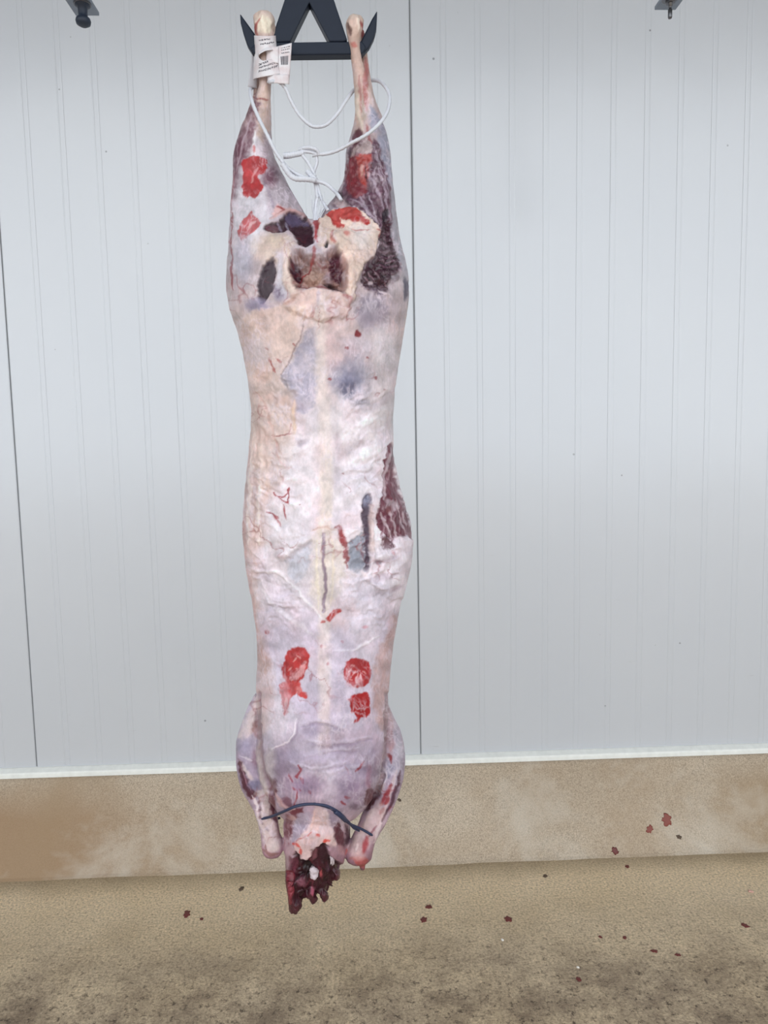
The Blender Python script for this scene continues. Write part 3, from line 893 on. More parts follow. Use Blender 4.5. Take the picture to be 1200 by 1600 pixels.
for q in [(535, 1003), (503, 1010), (513, 1035)]:
    blob(q[0], q[1], 2.2, 3, (176, 84, 90), .6, soft=.4)
blob(440, 1000, 26, 26, (192, 182, 198), .5)
blob(535, 1010, 24, 30, (190, 180, 198), .5)
blob(535, 1075, 16, 40, (172, 160, 180), .45)
blob(488, 1090, 14, 40, (186, 174, 192), .4)
blob(432, 1120, 18, 34, (222, 214, 222), .6)

line([(541, 38), (543, 46), (546, 54)], 5, (128, 96, 92), .8, h=-1.2)
line([(563, 34), (569, 44), (567, 58)], 4, (172, 88, 90), .8)
line([(556, 28), (560, 36), (560, 48)], 4, (236, 222, 210), .7, h=.8)
line([(400, 36), (399, 48), (402, 56)], 4, (176, 96, 94), .7)
line([(411, 24), (410, 36), (413, 52)], 4, (240, 230, 214), .8, h=.8)
line([(425, 36), (427, 50)], 4, (168, 150, 138), .8, h=-.8)
line([(397, 1246), (404, 1268), (411, 1300)], 3.5, (226, 212, 214), .8, h=.8)
line([(402, 1246), (408, 1266), (414, 1294)], 2.5, (104, 70, 92), .8, h=-.8)
line([(412, 1236), (421, 1262), (428, 1296)], 6, (216, 202, 202), .7, soft=4, h=1)
line([(604, 1262), (594, 1288), (584, 1318)], 3.5, (222, 206, 208), .8, h=.8)
line([(580, 1266), (566, 1296), (552, 1318)], 6, (212, 192, 186), .6, soft=4, h=1)
# --- inspection stamps over the shoulders
poly([(447, 1022), (455, 1013), (465, 1010), (475, 1014), (481, 1026), (480, 1045), (474, 1058), (466, 1066), (458, 1064), (446, 1066), (441, 1050), (442, 1034)], (190, 50, 48), 1.4, .95, 1.5, jit=.2)
poly([(468, 1040), (476, 1036), (476, 1048), (468, 1058), (458, 1062), (450, 1056), (460, 1050)], (222, 170, 172), 2, .8, 2.5, jit=.2)
for q in [((456, 1035), (462, 1028)), ((450, 1048), (456, 1044)), ((462, 1024), (468, 1030))]:
    line(list(q), 2, (226, 180, 176), .6)
poly([(437, 1070), (448, 1064), (460, 1063), (467, 1068), (472, 1080), (482, 1092), (470, 1090), (462, 1083), (455, 1092), (452, 1104), (447, 1116), (441, 1106), (438, 1088)], (200, 62, 58), 1.5, .92, 1.8, jit=.25)
blob(446, 1096, 3.5, 7, (224, 168, 168), .8, soft=.4)
blob(466, 1078, 5, 6, (218, 150, 150), .6, soft=.5, rot=30)
poly([(541, 1035), (550, 1029), (562, 1028), (573, 1033), (578, 1044), (577, 1060), (568, 1072), (556, 1070), (542, 1064), (537, 1050)], (186, 46, 48), 1.5, .95, 1.5, jit=.15)
for q in [((545, 1050), (551, 1046)), ((552, 1056), (556, 1048)), ((558, 1060), (560, 1052)), ((546, 1060), (552, 1062)), ((549, 1040), (556, 1042)), ((566, 1062), (563, 1054)), ((570, 1052), (565, 1048)), ((556, 1066), (562, 1064))]:
    line(list(q), 2, (222, 160, 160), .75)
blob(550, 1068, 9, 5, (206, 140, 150), .6)
poly([(544, 1092), (553, 1084), (564, 1079), (572, 1080), (575, 1092), (577, 1110), (572, 1118), (562, 1121), (556, 1118), (548, 1104), (546, 1098)], (182, 38, 40), 1.3, .97, 1.6, jit=.12)
line([(562, 1120), (553, 1128)], 4, (184, 44, 46), .9)
blob(549, 1112, 2.5, 3, (188, 60, 60), .7, soft=.4)

# --- shoulders and chest
poly([(463, 1118), (465, 1130), (459, 1148), (450, 1160), (436, 1168), (418, 1172), (398, 1150), (398, 1060), (440, 1050)], (212, 204, 214), 5, .4, 3, h=1)
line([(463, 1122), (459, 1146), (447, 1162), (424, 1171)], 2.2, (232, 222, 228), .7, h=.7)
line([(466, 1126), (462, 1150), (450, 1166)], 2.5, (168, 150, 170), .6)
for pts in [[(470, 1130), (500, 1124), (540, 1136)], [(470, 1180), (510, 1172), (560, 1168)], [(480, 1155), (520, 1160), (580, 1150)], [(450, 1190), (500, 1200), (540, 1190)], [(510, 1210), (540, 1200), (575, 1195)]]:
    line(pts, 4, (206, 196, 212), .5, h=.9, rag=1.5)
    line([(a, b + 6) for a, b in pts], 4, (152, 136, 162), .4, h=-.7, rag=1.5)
blob(490, 1140, 22, 12, (160, 148, 172), .6)
blob(508, 1158, 10, 16, (186, 160, 172), .5)
blob(515, 1215, 34, 24, (212, 200, 210), .7, rag=.4, soft=.9)
blob(470, 1175, 22, 16, (204, 192, 206), .6, rag=.4, soft=.9)
for pts in [[(466, 1194), (470, 1204), (464, 1214), (468, 1210)], [(452, 1210), (458, 1224)], [(461, 1232), (464, 1246), (460, 1258)], [(466, 1232), (470, 1236)], [(570, 1190), (562, 1200), (556, 1206)], [(482, 1236), (486, 1242)], [(540, 1244), (548, 1248)], [(534, 1252), (540, 1256)], [(454, 1228), (460, 1234)], [(470, 1214), (474, 1226)]]:
    line(pts, 2.6, (160, 48, 58), .8, rag=.8)
for k in range(9):
    line([(450 + k * 7, 1205 + (k % 3) * 6), (454 + k * 6, 1230), (457 + k * 5.5, 1256)], 2, (206, 184, 194), .4, h=.5)
blob(560, 1245, 20, 16, (170, 148, 166), .6)
blob(555, 1260, 10, 6, (110, 84, 104), .6)
poly([(446, 1240), (456, 1250), (458, 1262), (446, 1262), (438, 1252)], (128, 78, 92), 3, .8, 2, wt=.4)
line([(428, 1240), (436, 1254), (450, 1262), (462, 1264)], 4, (206, 172, 174), .8, h=1)
# left shoulder
poly([(400, 1090), (392, 1110), (376, 1135), (371, 1155), (390, 1150), (402, 1130), (405, 1100)], (226, 210, 208), 3, .85, 2)
poly([(398, 1126), (404, 1128), (404, 1158), (398, 1152), (390, 1140)], (178, 134, 132), 3, .85, 2)
blob(382, 1168, 12, 16, (146, 142, 166), .65, wt=.5, rag=.35, soft=.9)
blob(400, 1185, 6, 14, (160, 130, 146), .8)
line([(372, 1182), (396, 1188)], 2, (214, 204, 212), .7)
line([(404, 1160), (406, 1185), (410, 1215), (414, 1232)], 6, (220, 208, 204), .8, h=1)
line([(374, 1190), (384, 1205), (400, 1220)], 5, (214, 196, 194), .8, h=1.2)
poly([(371, 1186), (378, 1194), (386, 1214), (396, 1230), (406, 1240), (400, 1246), (392, 1250), (380, 1230), (373, 1208)], (98, 46, 62), 2, .95, 1.5, wt=.8)
line([(374, 1192), (382, 1214), (396, 1238)], 1.8, (180, 140, 156), .6)
blob(398, 1225, 9, 10, (134, 128, 156), .8)
poly([(400, 1240), (416, 1232), (424, 1250), (432, 1290), (436, 1320), (420, 1330), (410, 1310), (406, 1270)], (208, 192, 188), 3, .85, 2)
line([(399, 1244), (405, 1262), (412, 1290)], 2.4, (120, 80, 100), .7)
line([(394, 1244), (402, 1264), (408, 1284)], 3, (222, 206, 208), .7)
poly([(420, 1236), (427, 1250), (431, 1270), (434, 1284), (428, 1285), (422, 1268), (417, 1248)], (116, 56, 70), 2, .9, 1.5, wt=.4)
poly([(428, 1285), (434, 1285), (440, 1305), (436, 1310), (430, 1300)], (168, 140, 138), 3, .7, 2)
line([(415, 1295), (418, 1299)], 3, (150, 130, 146), .7)
blob(426, 1318, 16, 13, (208, 192, 188), .6, h=.6)
line([(412, 1327), (422, 1334), (437, 1332)], 4, (146, 108, 98), .7, rag=1.5)
line([(414, 1318), (417, 1330)], 2, (140, 92, 84), .7, h=-.6)
poly([(416, 1215), (430, 1216), (434, 1236), (428, 1248), (418, 1236)], (118, 70, 78), 2.5, .9, 2, h=-1, wt=.5)
line([(426, 1236), (436, 1248), (442, 1258)], 3, (198, 160, 160), .7, h=.8)
blob(423, 1195, 10, 24, (204, 192, 190), .6, h=1)
# right shoulder
poly([(604, 1140), (614, 1142), (630, 1155), (633, 1180), (628, 1205), (612, 1212), (602, 1195), (603, 1165)], (182, 172, 186), 3, .8, 2)
poly([(605, 1140), (612, 1142), (618, 1165), (608, 1178), (602, 1160)], (184, 142, 142), 3, .8, 2)
line([(606, 1178), (610, 1184), (613, 1193)], 4.5, (150, 30, 42), .95, rag=1)
blob(622, 1168, 8, 16, (206, 200, 208), .7)
line([(602, 1170), (600, 1200), (596, 1225), (590, 1238)], 9, (204, 188, 188), .85, soft=4, h=1.2)
line([(578, 1195), (574, 1215), (578, 1235)], 6, (166, 110, 128), .6)
poly([(573, 1232), (586, 1232), (592, 1240), (582, 1256), (572, 1268), (568, 1258)], (112, 58, 68), 2.2, .95, 2, wt=.5)
poly([(598, 1192), (606, 1186), (616, 1200), (612, 1215), (600, 1222)], (150, 144, 166), 2.5, .85, 2, wt=.4)
line([(598, 1196), (604, 1210), (600, 1226)], 2, (214, 206, 214), .7)
line([(626, 1206), (620, 1230), (608, 1258), (596, 1284)], 5, (96, 54, 74), .9, wt=.6)
line([(620, 1206), (612, 1232), (600, 1262), (588, 1290)], 4, (206, 184, 186), .7, h=.7)
for pts in [[(612, 1226), (606, 1236), (604, 1244)], [(602, 1240), (596, 1252), (592, 1258)], [(606, 1246), (600, 1256)], [(598, 1262), (592, 1272)]]:
    line(pts, 5, (158, 44, 54), .85, rag=1.4)
poly([(588, 1250), (600, 1268), (590, 1295), (578, 1322), (556, 1336), (542, 1326), (556, 1305), (574, 1275)], (206, 182, 180), 4, .6, 2)
line([(588, 1290), (576, 1308)], 3, (150, 86, 100), .7)
line([(572, 1308), (570, 1320), (566, 1334)], 6, (176, 62, 70), .85, rag=1.2)
line([(559, 1318), (556, 1328)], 3, (230, 214, 212), .6)
line([(542, 1326), (540, 1334)], 3, (184, 84, 74), .8)
poly([(550, 1340), (566, 1338), (574, 1344), (570, 1359), (560, 1352)], (182, 96, 92), 2.2, .85, 1.5)
blob(560, 1338, 12, 7, (204, 170, 166), .6)

# grooves where the shoulders leave the trunk
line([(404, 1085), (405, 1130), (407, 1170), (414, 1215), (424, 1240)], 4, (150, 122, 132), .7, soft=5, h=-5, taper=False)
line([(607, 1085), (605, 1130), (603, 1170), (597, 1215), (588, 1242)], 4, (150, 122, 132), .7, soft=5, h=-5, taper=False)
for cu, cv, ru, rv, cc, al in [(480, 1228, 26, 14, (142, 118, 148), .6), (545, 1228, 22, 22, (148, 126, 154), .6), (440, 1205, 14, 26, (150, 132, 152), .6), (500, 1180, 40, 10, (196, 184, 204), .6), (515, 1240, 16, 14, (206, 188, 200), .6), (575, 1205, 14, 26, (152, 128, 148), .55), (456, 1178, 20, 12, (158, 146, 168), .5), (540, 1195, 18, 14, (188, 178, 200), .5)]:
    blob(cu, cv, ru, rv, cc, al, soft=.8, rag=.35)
# --- neck
poly([(494, 1262), (508, 1268), (518, 1295), (524, 1320), (512, 1324), (495, 1328), (482, 1344), (470, 1340), (462, 1322), (478, 1295), (486, 1275)], (220, 192, 190), 3, .95, 2)
poly([(462, 1275), (480, 1268), (484, 1282), (470, 1305), (458, 1318), (456, 1295)], (176, 164, 182), 3, .9, 2)
line([(490, 1268), (484, 1290), (468, 1312)], 3, (228, 196, 190), .8, h=1)
line([(508, 1268), (514, 1288), (522, 1312)], 4, (232, 208, 206), .8, h=1.2)
line([(486, 1298), (478, 1306), (462, 1316)], 2, (206, 110, 106), .7)
poly([(446, 1272), (456, 1276), (456, 1305), (450, 1315), (444, 1305)], (128, 66, 80), 2.5, .9, 1.5, wt=.5)
poly([(462, 1262), (476, 1260), (472, 1270), (460, 1276), (450, 1270)], (130, 56, 68), 2, .9, 2, wt=.5)
blob(455, 1278, 6, 4, (206, 170, 168), .7)
blob(522, 1280, 12, 12, (166, 150, 170), .8)
poly([(520, 1292), (530, 1288), (538, 1310), (538, 1328), (530, 1330), (522, 1308)], (112, 54, 70), 2.2, .95, 2, wt=.6, streak=.2)
poly([(538, 1290), (548, 1296), (545, 1318), (538, 1320)], (86, 46, 60), 2.5, .9, 1.5)
line([(528, 1322), (538, 1335)], 8, (200, 160, 166), .7)
poly([(448, 1320), (460, 1325), (462, 1345), (452, 1365), (446, 1350)], (198, 168, 176), 3, .85, 2)
for pts in [[(459, 1320), (465, 1321), (470, 1326)], [(470, 1328), (472, 1336)], [(508, 1317), (516, 1314)], [(509, 1312), (508, 1320)], [(494, 1303), (500, 1308)], [(466, 1340), (468, 1348)]]:
    line(pts, 4, (212, 84, 74), .85, rag=1.2)
# torn face
poly([(463, 1336), (474, 1346), (482, 1343), (486, 1331), (500, 1324), (512, 1322), (518, 1340), (530, 1348), (534, 1356), (524, 1375), (514, 1396), (504, 1396), (495, 1402), (486, 1394), (476, 1412), (460, 1412), (452, 1390), (451, 1368), (456, 1350)], (74, 32, 44), 2.2, 1, 1.8, h=-8, jit=.4, wt=1, hn=1.6)
poly([(470, 1352), (484, 1350), (490, 1362), (478, 1374), (462, 1376)], (44, 22, 32), 3, .9, 3, h=-7, wt=.6)
poly([(484, 1332), (498, 1326), (496, 1344), (488, 1348)], (140, 90, 98), 2.5, .8, 2, h=2)
poly([(499, 1330), (512, 1326), (514, 1346), (504, 1352)], (78, 40, 54), 2.5, .9, 2)
for pts in [[(476, 1390), (490, 1376)], [(500, 1360), (506, 1372), (508, 1384)], [(492, 1372), (490, 1398)], [(514, 1352), (520, 1366)], [(482, 1344), (486, 1356)]]:
    line(pts, 4, (112, 50, 62), .7, rag=1.2, h=1)
blob(468, 1384, 9, 9, (150, 96, 110), .7, h=3)
line([(450, 1362), (452, 1385), (453, 1411)], 5, (150, 66, 76), .85, soft=2, taper=False)
line([(454, 1340), (458, 1352), (455, 1366)], 6, (130, 66, 84), .8)
blob(490, 1396, 4, 4, (196, 110, 130), .8)
line([(506, 1368), (504, 1376)], 3, (196, 100, 104), .8)
blob(518, 1360, 6, 8, (106, 84, 104), .6)

# thin white connective tissue and fine red capillaries over everything
wu, wv = U0 + 9 * fbm(U0 / 30, V0 / 30, None, 3, 101), V0 + 9 * fbm(U0 / 30, V0 / 30, None, 3, 103)
rg1 = 1 - np.abs(fbm(wu / 9, wv / 26, None, 3, 105)) * 5
rg2 = 1 - np.abs(fbm((wu + wv) / 20, (wu - wv) / 11, None, 3, 107)) * 6
dk = smooth(0.05, 0.22, C.mean(1)) * 0.7 + 0.3
where = dk * np.clip(0.25 + 1.6 * fbm(U0 / 34, V0 / 34, None, 2, 109), 0, 1)
a_ = np.clip(np.maximum(rg1, rg2), 0, 1) ** 1.4 * where * 0.55 * front * smooth(60, 200, V0) * (1 - smooth(1310, 1335, V0))
C = C * (1 - a_[:, None]) + lin((226, 214, 224)) * a_[:, None]
H += 0.0005 * a_
mott = fbm(U0 / 16, V0 / 16, None, 4, 111)
C *= (1 + 0.26 * front * mott * smooth(60, 160, V0))[:, None]
warm = np.clip(1.6 * fbm(U0 / 26, V0 / 34, None, 3, 113), 0, 1)[:, None] * 0.35 * front[:, None]
C = C * (1 - warm) + C * np.array([1.02, 0.88, 0.88]) * warm
vein = 1 - np.abs(fbm(wu / 24, wv / 24, None, 3, 115)) * 14
vz = np.clip(2.4 * fbm(U0 / 50, V0 / 50, None, 2, 117) - 0.35, 0, 1)
a_ = np.clip(vein, 0, 1) * vz * 0.55 * front * smooth(300, 420, V0)
C = C * (1 - a_[:, None]) + lin((158, 62, 68)) * a_[:, None]
# sides and far side of the carcass keep a plain fat tone
co2 = co + no * H[:, None]
# ragged lower edge of the neck
q = smooth(1335, 1395, V)
co2[:, 2] += q * 0.003 * fbm(co[:, 0] * 260, co[:, 1] * 220, None, 2, 77)
co2[:, 1] += q * 0.002 * fbm(co[:, 0] * 200, co[:, 2] * 200, None, 3, 79)
body_me.vertices.foreach_set('co', co2.ravel())
ALB = 1.0
col4 = np.ones((N, 4), np.float32); C = np.clip(C, 0, 1)
lum = C.mean(1, keepdims=True)
C = (lum + (C - lum) * 1.12) * (np.maximum(lum, 1e-3) / 0.55) ** 0.24
col4[:, :3] = np.clip(C * ALB, 0.004, 0.92)
ca = body_me.color_attributes.new('skin', 'FLOAT_COLOR', 'POINT')
ca.data.foreach_set('color', col4.ravel())
wa = body_me.attributes.new('wet', 'FLOAT', 'POINT')
wa.data.foreach_set('value', np.clip(wet, 0, 1).astype(np.float32))
t = NT('carcass_skin')
at = t.n('ShaderNodeAttribute', attribute_name='skin')
aw = t.n('ShaderNodeAttribute', attribute_name='wet')
g = t.pos()
fine = t.noise(300, 4, 0.65, coord=t.mapping(g, (1, 1, 0.7)))
tone = t.ramp(fine, [(0.3, 0.90), (0.7, 1.07)])
t.l(t.mix(1.0, at.outputs['Color'], tone, 'MULTIPLY'), t.b.inputs['Base Color'])
rg = t.math('SUBTRACT', t.math('ADD', t.math('MULTIPLY', t.noise(70, 3, coord=g), 0.22), 0.36), t.math('MULTIPLY', aw.outputs['Fac'], 0.17))
t.l(rg, t.b.inputs['Roughness'])
t.b.inputs['Specular IOR Level'].default_value = 0.45
t.b.inputs['Subsurface Weight'].default_value = 0.12
t.b.inputs['Subsurface Radius'].default_value = (0.006, 0.003, 0.0025)
t.b.inputs['Subsurface Scale'].default_value = 0.6
t.l(t.bump(t.noise(150, 5, 0.65, coord=t.mapping(g, (1, 1, 0.5))), 0.5, 0.0022), t.b.inputs['Normal'])
carc = empty('sheep_carcass', tuple(P(498, 800, BY)), 'skinned whole carcass hanging head down from a black hook by its hind legs', 'carcass')
body = link('body', body_me, t.m, carc, smooth=True)

# bone pieces in the torn neck
def lump(name, c, r, mat, parent, seed, sub=3, amp=0.25, ragged=0.0):
    bm = bmesh.new()
    bmesh.ops.create_icosphere(bm, subdivisions=sub, radius=1)
    for v_ in bm.verts:
        p = np.array(v_.co)
        k = 1 + amp * float(fbm(np.array([p[0] * 1.7 + seed]), np.array([p[1] * 1.7]), np.array([p[2] * 1.7]), 3, seed)[0])
        v_.co = Vector((c[0] + p[0] * r[0] * k, c[1] + p[1] * r[1] * k, c[2] + p[2] * r[2] * k))
    me_ = bpy.data.meshes.new(name); bm.to_mesh(me_); bm.free()
    return link(name, me_, mat, parent, True)


o = lump('neck_bone', P(491, 1361, BY - .044), (.0062, .010, .0090), M_BONE, carc, 5, amp=1.0)
o['label'] = 'white cut end of the neck bone'
o = lump('bone_splinter', P(519, 1339, BY - .044), (.0030, .005, .0115), M_BONE, carc, 9, amp=.9)
o['label'] = 'pale bone splinter at the torn neck'

# ------------------------------------------------------------------ black hanger
hb = P(486, 78, BY)
hang = empty('carcass_hanger', tuple(P(484, 0, BY)), 'black steel A-shaped hanger with two upturned hooks through the hind legs', 'hanger')


def slab(name, px, parent, mat, y0, y1, bev=0.0015):
    n = len(px)
    vs = [P(u, v, BY) for u, v in px]
    a = [(p[0], y0, p[2]) for p in vs]; b = [(p[0], y1, p[2]) for p in vs]
    fs = [tuple(range(n)), tuple(range(2 * n - 1, n - 1, -1))] + [(i, (i + 1) % n, n + (i + 1) % n, n + i) for i in range(n)]
    o = meshobj(name, a + b, fs, mat, parent)
    return bevel(o, bev, 2, 0.5)


y0, y1 = BY - .004, BY + .012
slab('crossbar', [(400, 69), (430, 68), (470, 68), (520, 67), (545, 67), (566, 67), (572, 76), (566, 86), (545, 87), (470, 88), (410, 89), (398, 86), (392, 78)], hang, M_BLACK, y0, y1)
slab('strut', [(468, -46), (500, -46), (487, 2), (482, 10), (454, 68), (430, 69), (424, 66), (446, 0)], hang, M_BLACK, y0 - .001, y1 + .001)
slab('strut', [(466, -46), (498, -46), (521, 0), (543, 66), (536, 68), (515, 68), (485, 10), (481, 2)], hang, M_BLACK, y0 - .0015, y1 + .0015)
for sgn, pts in ((0, [(375, 21), (380, 28), (388, 39), (398, 53), (406, 68), (408, 88), (402, 88), (394, 83), (386, 70), (380, 52), (376, 36)]),
                 (1, [(589.5, 16), (589, 30), (588, 46), (584, 60), (577, 74), (568, 84), (558, 87), (556, 70), (563, 66), (569, 54), (574, 44), (581, 30)])):
    slab('hook', pts, hang, M_BLACK, y0 + .002, y1 - .002, .0025)
top = P(484, -46, BY)
vs, fs = lathe([(.006, -.03), (.011, -.012), (.011, .02), (.007, .03), (.007, CEIL_Z - top[2] + 0.001)], 18, (top[0], BY + .004, top[2]))
meshobj('hanging_rod', vs, fs, M_STEEL, hang, True)

# ------------------------------------------------------------------ paper label round the left hock
lab = empty('paper_label', tuple(P(413, 90, BY - .018)), 'curled white paper label with print and barcode round the left hind shank', 'label')


def wrap_pt(u, v, off=0.0):
    uc = 414.5 + (v - 60) * 0.055 + max(v - 90, 0) * .17
    ru = 17.5 + max(v - 84, 0) * 0.27
    s = np.clip((u - uc) / ru, -1, 1)
    a = math.asin(s)
    ry = .0190 + max(v - 80, 0) * 0.00010
    return P(uc + (ru + off * 1000) * math.sin(a), v, BY - (ry + off) * math.cos(a) + 0.002)


def grid_sheet(fn, nu, nv, keep=None):
    vs = []; ids = {}; fs = []
    for i in range(nu + 1):
        for j in range(nv + 1):
            ids[i, j] = len(vs); vs.append(fn(i / nu, j / nv))
    for i in range(nu):
        for j in range(nv):
            if keep is None or keep((i + .5) / nu, (j + .5) / nv):
                fs.append((ids[i, j], ids[i + 1, j], ids[i + 1, j + 1], ids[i, j + 1]))
    return vs, fs


def solid(o, th=0.0004):
    md = o.modifiers.new('solid', 'SOLIDIFY'); md.thickness = th; md.offset = 0
    return o


def wrap_uv(a, b):
    uc = 0
    v = 55 + b * 62
    v = v + b * (8 - 14 * a) + (1 - b) * (3 * math.sin(a * 3.0) * 0.4)
    uc = 414.5 + (v - 60) * 0.055 + max(v - 90, 0) * .17; ru = 17.5 + max(v - 84, 0) * 0.27
    u = uc - ru * math.cos(a * math.pi)
    return u, v


def hole(a, b):
    u, v = wrap_uv(a, b)
    return ((u - 419) / 14.5) ** 2 + ((v - 85 + (u - 419) * .24) / 9.0) ** 2 > 1


vs, fs = grid_sheet(lambda a, b: wrap_pt(*wrap_uv(a, b)), 60, 44, hole)
solid(meshobj('wrap_sheet', vs, fs, M_PAPER, lab, True))
vs, fs = grid_sheet(lambda a, b: P(416 + 19 * a, 73 + 26 * b, BY - .0145 - .002 * math.sin(a * 3.1)), 10, 8)
solid(meshobj('inner_curl', vs, fs, M_PAPER, lab, True))
# curled lip above the opening
vs, fs = grid_sheet(lambda a, b: wrap_pt(404 + a * 29, 80 - 5.5 * math.sin(a * math.pi) - (a - .5) * 6 + b * 4, .0012 + .003 * b * math.sin(a * math.pi)), 14, 5)
solid(meshobj('curled_edge', vs, fs, M_PAPER, lab, True))


def flap_pt(a, b, off=0.0):
    u = (432 + 6 * b) * (1 - a) + (456 - 4 * b) * a
    v = (73 - 6 * a) * (1 - b) + (126 + 5 * a) * b
    return P(u, v, BY - .0115 - .004 * math.sin(a * 2.2) - .006 * b * (1 - a) - off)


vs, fs = grid_sheet(flap_pt, 10, 16)
flap = solid(meshobj('barcode_flap', vs, fs, M_PAPER, lab, True))
flap['label'] = 'label flap printed with a barcode'
vs, fs = [], []
x = .22
for k, wd in enumerate([.05, .02, .03, .06, .02, .04, .02, .05, .03]):
    q = [flap_pt(x, .30, .0006), flap_pt(x + wd, .30, .0006), flap_pt(x + wd, .53, .0006), flap_pt(x, .53, .0006)]
    o_ = len(vs); vs += q; fs.append((o_, o_ + 1, o_ + 2, o_ + 3)); x += wd + .025 + .012 * (k % 2)
tag(meshobj('barcode', vs, fs, M_INK, flap), kind='stuff')
vs, fs = [], []
for b0, h_ in [(.06, .03), (.12, .03), (.20, .035), (.83, .03), (.88, .025)]:
    x = .30
    while x < .82:
        wd = random.uniform(.03, .09)
        q = [flap_pt(x, b0, .0006), flap_pt(x + wd, b0, .0006), flap_pt(x + wd, b0 + h_ * random.uniform(.5, .9), .0006), flap_pt(x, b0 + h_ * .7, .0006)]
        o_ = len(vs); vs += q; fs.append((o_, o_ + 1, o_ + 2, o_ + 3)); x += wd + random.uniform(.03, .07)
tag(meshobj('print', vs, fs, M_INK, flap), kind='stuff')
wrapo = bpy.data.objects['wrap_sheet']
vs, fs = [], []
for (u0, v0, u1, v1, hh, ch) in [(404, 101.5, 419, 96, 2.6, 5), (405, 106, 431, 98, 2.6, 8), (404, 112, 434, 103, 2.6, 9), (405, 63, 422, 61, 2, 5), (407, 69, 428, 66, 2, 7), (436, 104, 444, 104, 1.8, 2)]:
    for k in range(ch):
        a = (k + .1) / ch; b = (k + .78) / ch
        ua, va = u0 + (u1 - u0) * a, v0 + (v1 - v0) * a
        ub, vb = u0 + (u1 - u0) * b, v0 + (v1 - v0) * b
        strokes = random.sample([((ua, va - hh / 2), (ua, va + hh / 2)), ((ua, va - hh / 2), (ub, vb - hh / 2)), ((ub, vb - hh / 2), (ub, vb + hh / 2)), ((ua, va + hh / 2), (ub, vb - hh / 2)), ((ua, va), (ub, vb)), ((ua, va + hh / 2), (ub, vb + hh / 2))], 3)
        for (p0, p1) in strokes:
            dx, dy = p1[0] - p0[0], p1[1] - p0[1]
            L = math.hypot(dx, dy) or 1
            ox, oy = -dy / L * .32, dx / L * .32
            q = [wrap_pt(p0[0] + ox, p0[1] + oy, .0005), wrap_pt(p1[0] + ox, p1[1] + oy, .0005), wrap_pt(p1[0] - ox, p1[1] - oy, .0005), wrap_pt(p0[0] - ox, p0[1] - oy, .0005)]
            o_ = len(vs); vs += q; fs.append((o_, o_ + 1, o_ + 2, o_ + 3))
tag(meshobj('handwriting', vs, fs, M_INK, wrapo), kind='stuff')
# loose tail at the lower right and the clear strip behind
vs, fs = grid_sheet(lambda a, b: P(418 + 34 * a, 117 + 12 * b + 2.5 * a - 3 * a * (1 - b), BY - .017 - .004 * math.sin(a * 3)), 10, 6)
solid(meshobj('loose_tail', vs, fs, M_PAPER, lab, True))
vs, fs = grid_sheet(lambda a, b: P((394 - 7 * b) * (1 - a) + 402 * a, 84 + 52 * b + 2 * a, BY + .006 + .004 * a), 5, 12)
o = solid(meshobj('clear_strip', vs, fs, M_FILM, lab, True))
o['label'] = 'translucent strip of the label hanging behind the leg'

# ------------------------------------------------------------------ white cord
cord = empty('white_cord', tuple(P(470, 240, BY)), 'knotted white cord looped between the two hind shanks with frayed ends', 'cord')


def cordpart(name, ctrl, r=.0024, per=10, mat=M_CORD, twist=True, n=10, ends=None):
    pts3 = [np.append(P(c[0], c[1], BY + c[2]), 1) for c in ctrl]
    p = spline(np.array(pts3)[:, :3], per)
    rr = [r * (1 + (.10 * math.sin(i * 1.9) if twist else 0)) for i in range(len(p))]
    if ends: rr = [x * (1 + (ends - 1) * (i / (len(rr) - 1))) for i, x in enumerate(rr)]
    vs, fs = tube_geo([tuple(q) for q in p], rr, n)
    return meshobj(name, vs, fs, mat, cord, True)


cordpart('loop', [(418, 127, .010), (422, 128, -.018), (434, 127, -.016), (446, 138, -.014), (455, 158, -.012), (468, 180, -.012), (484, 195, -.012), (497, 198, -.012), (511, 194, -.012), (527, 178, -.010), (540, 158, -.006), (552, 142, .018),
                  (565, 132, .040), (578, 126, .034), (592, 127, .02), (603, 137, .0), (609, 153, -.016), (605, 175, -.030), (592, 194, -.040), (572, 211, -.042), (548, 224, -.036), (525, 236, -.028), (502, 241, -.024), (482, 237, -.023), (470, 237, -.022)])
cordpart('loop', [(404, 131, .030), (394, 136, .022), (391, 144, -.006), (395, 162, -.026), (405, 186, -.030), (418, 212, -.032), (430, 236, -.034), (441, 252, -.034), (452, 264, -.032), (470, 275, -.030), (490, 282, -.028), (508, 287, -.026), (521, 297, -.030), (529, 306, -.042), (533, 313, -.046)])
cordpart('loop', [(470, 240, -.022), (480, 252, -.023), (489, 268, -.024), (495, 285, -.022), (500, 305, -.024), (507, 320, -.03), (512, 328, -.044)], .0021)
cordpart('loop', [(494, 240, -.021), (495, 255, -.020), (490, 272, -.020), (493, 290, -.022), (496, 310, -.028)], .0021)
cordpart('twisted_film', [(441, 256, -.036), (452, 272, -.036), (462, 279, -.036), (480, 280, -.034), (492, 282, -.031)], .0036, twist=True)
cordpart('frayed_end', [(443, 243, -.024), (450, 243, -.024), (462, 241, -.023), (474, 239, -.022)], .0042, mat=M_CORD, ends=.8)
cordpart('knot', [(468, 234, -.020), (476, 231, -.025), (486, 231, -.027), (494, 234, -.027), (497, 240, -.024), (488, 243, -.021)], .0024)
cordpart('knot', [(480, 268, -.026), (486, 274, -.029), (492, 279, -.029), (494, 284, -.026)], .003)
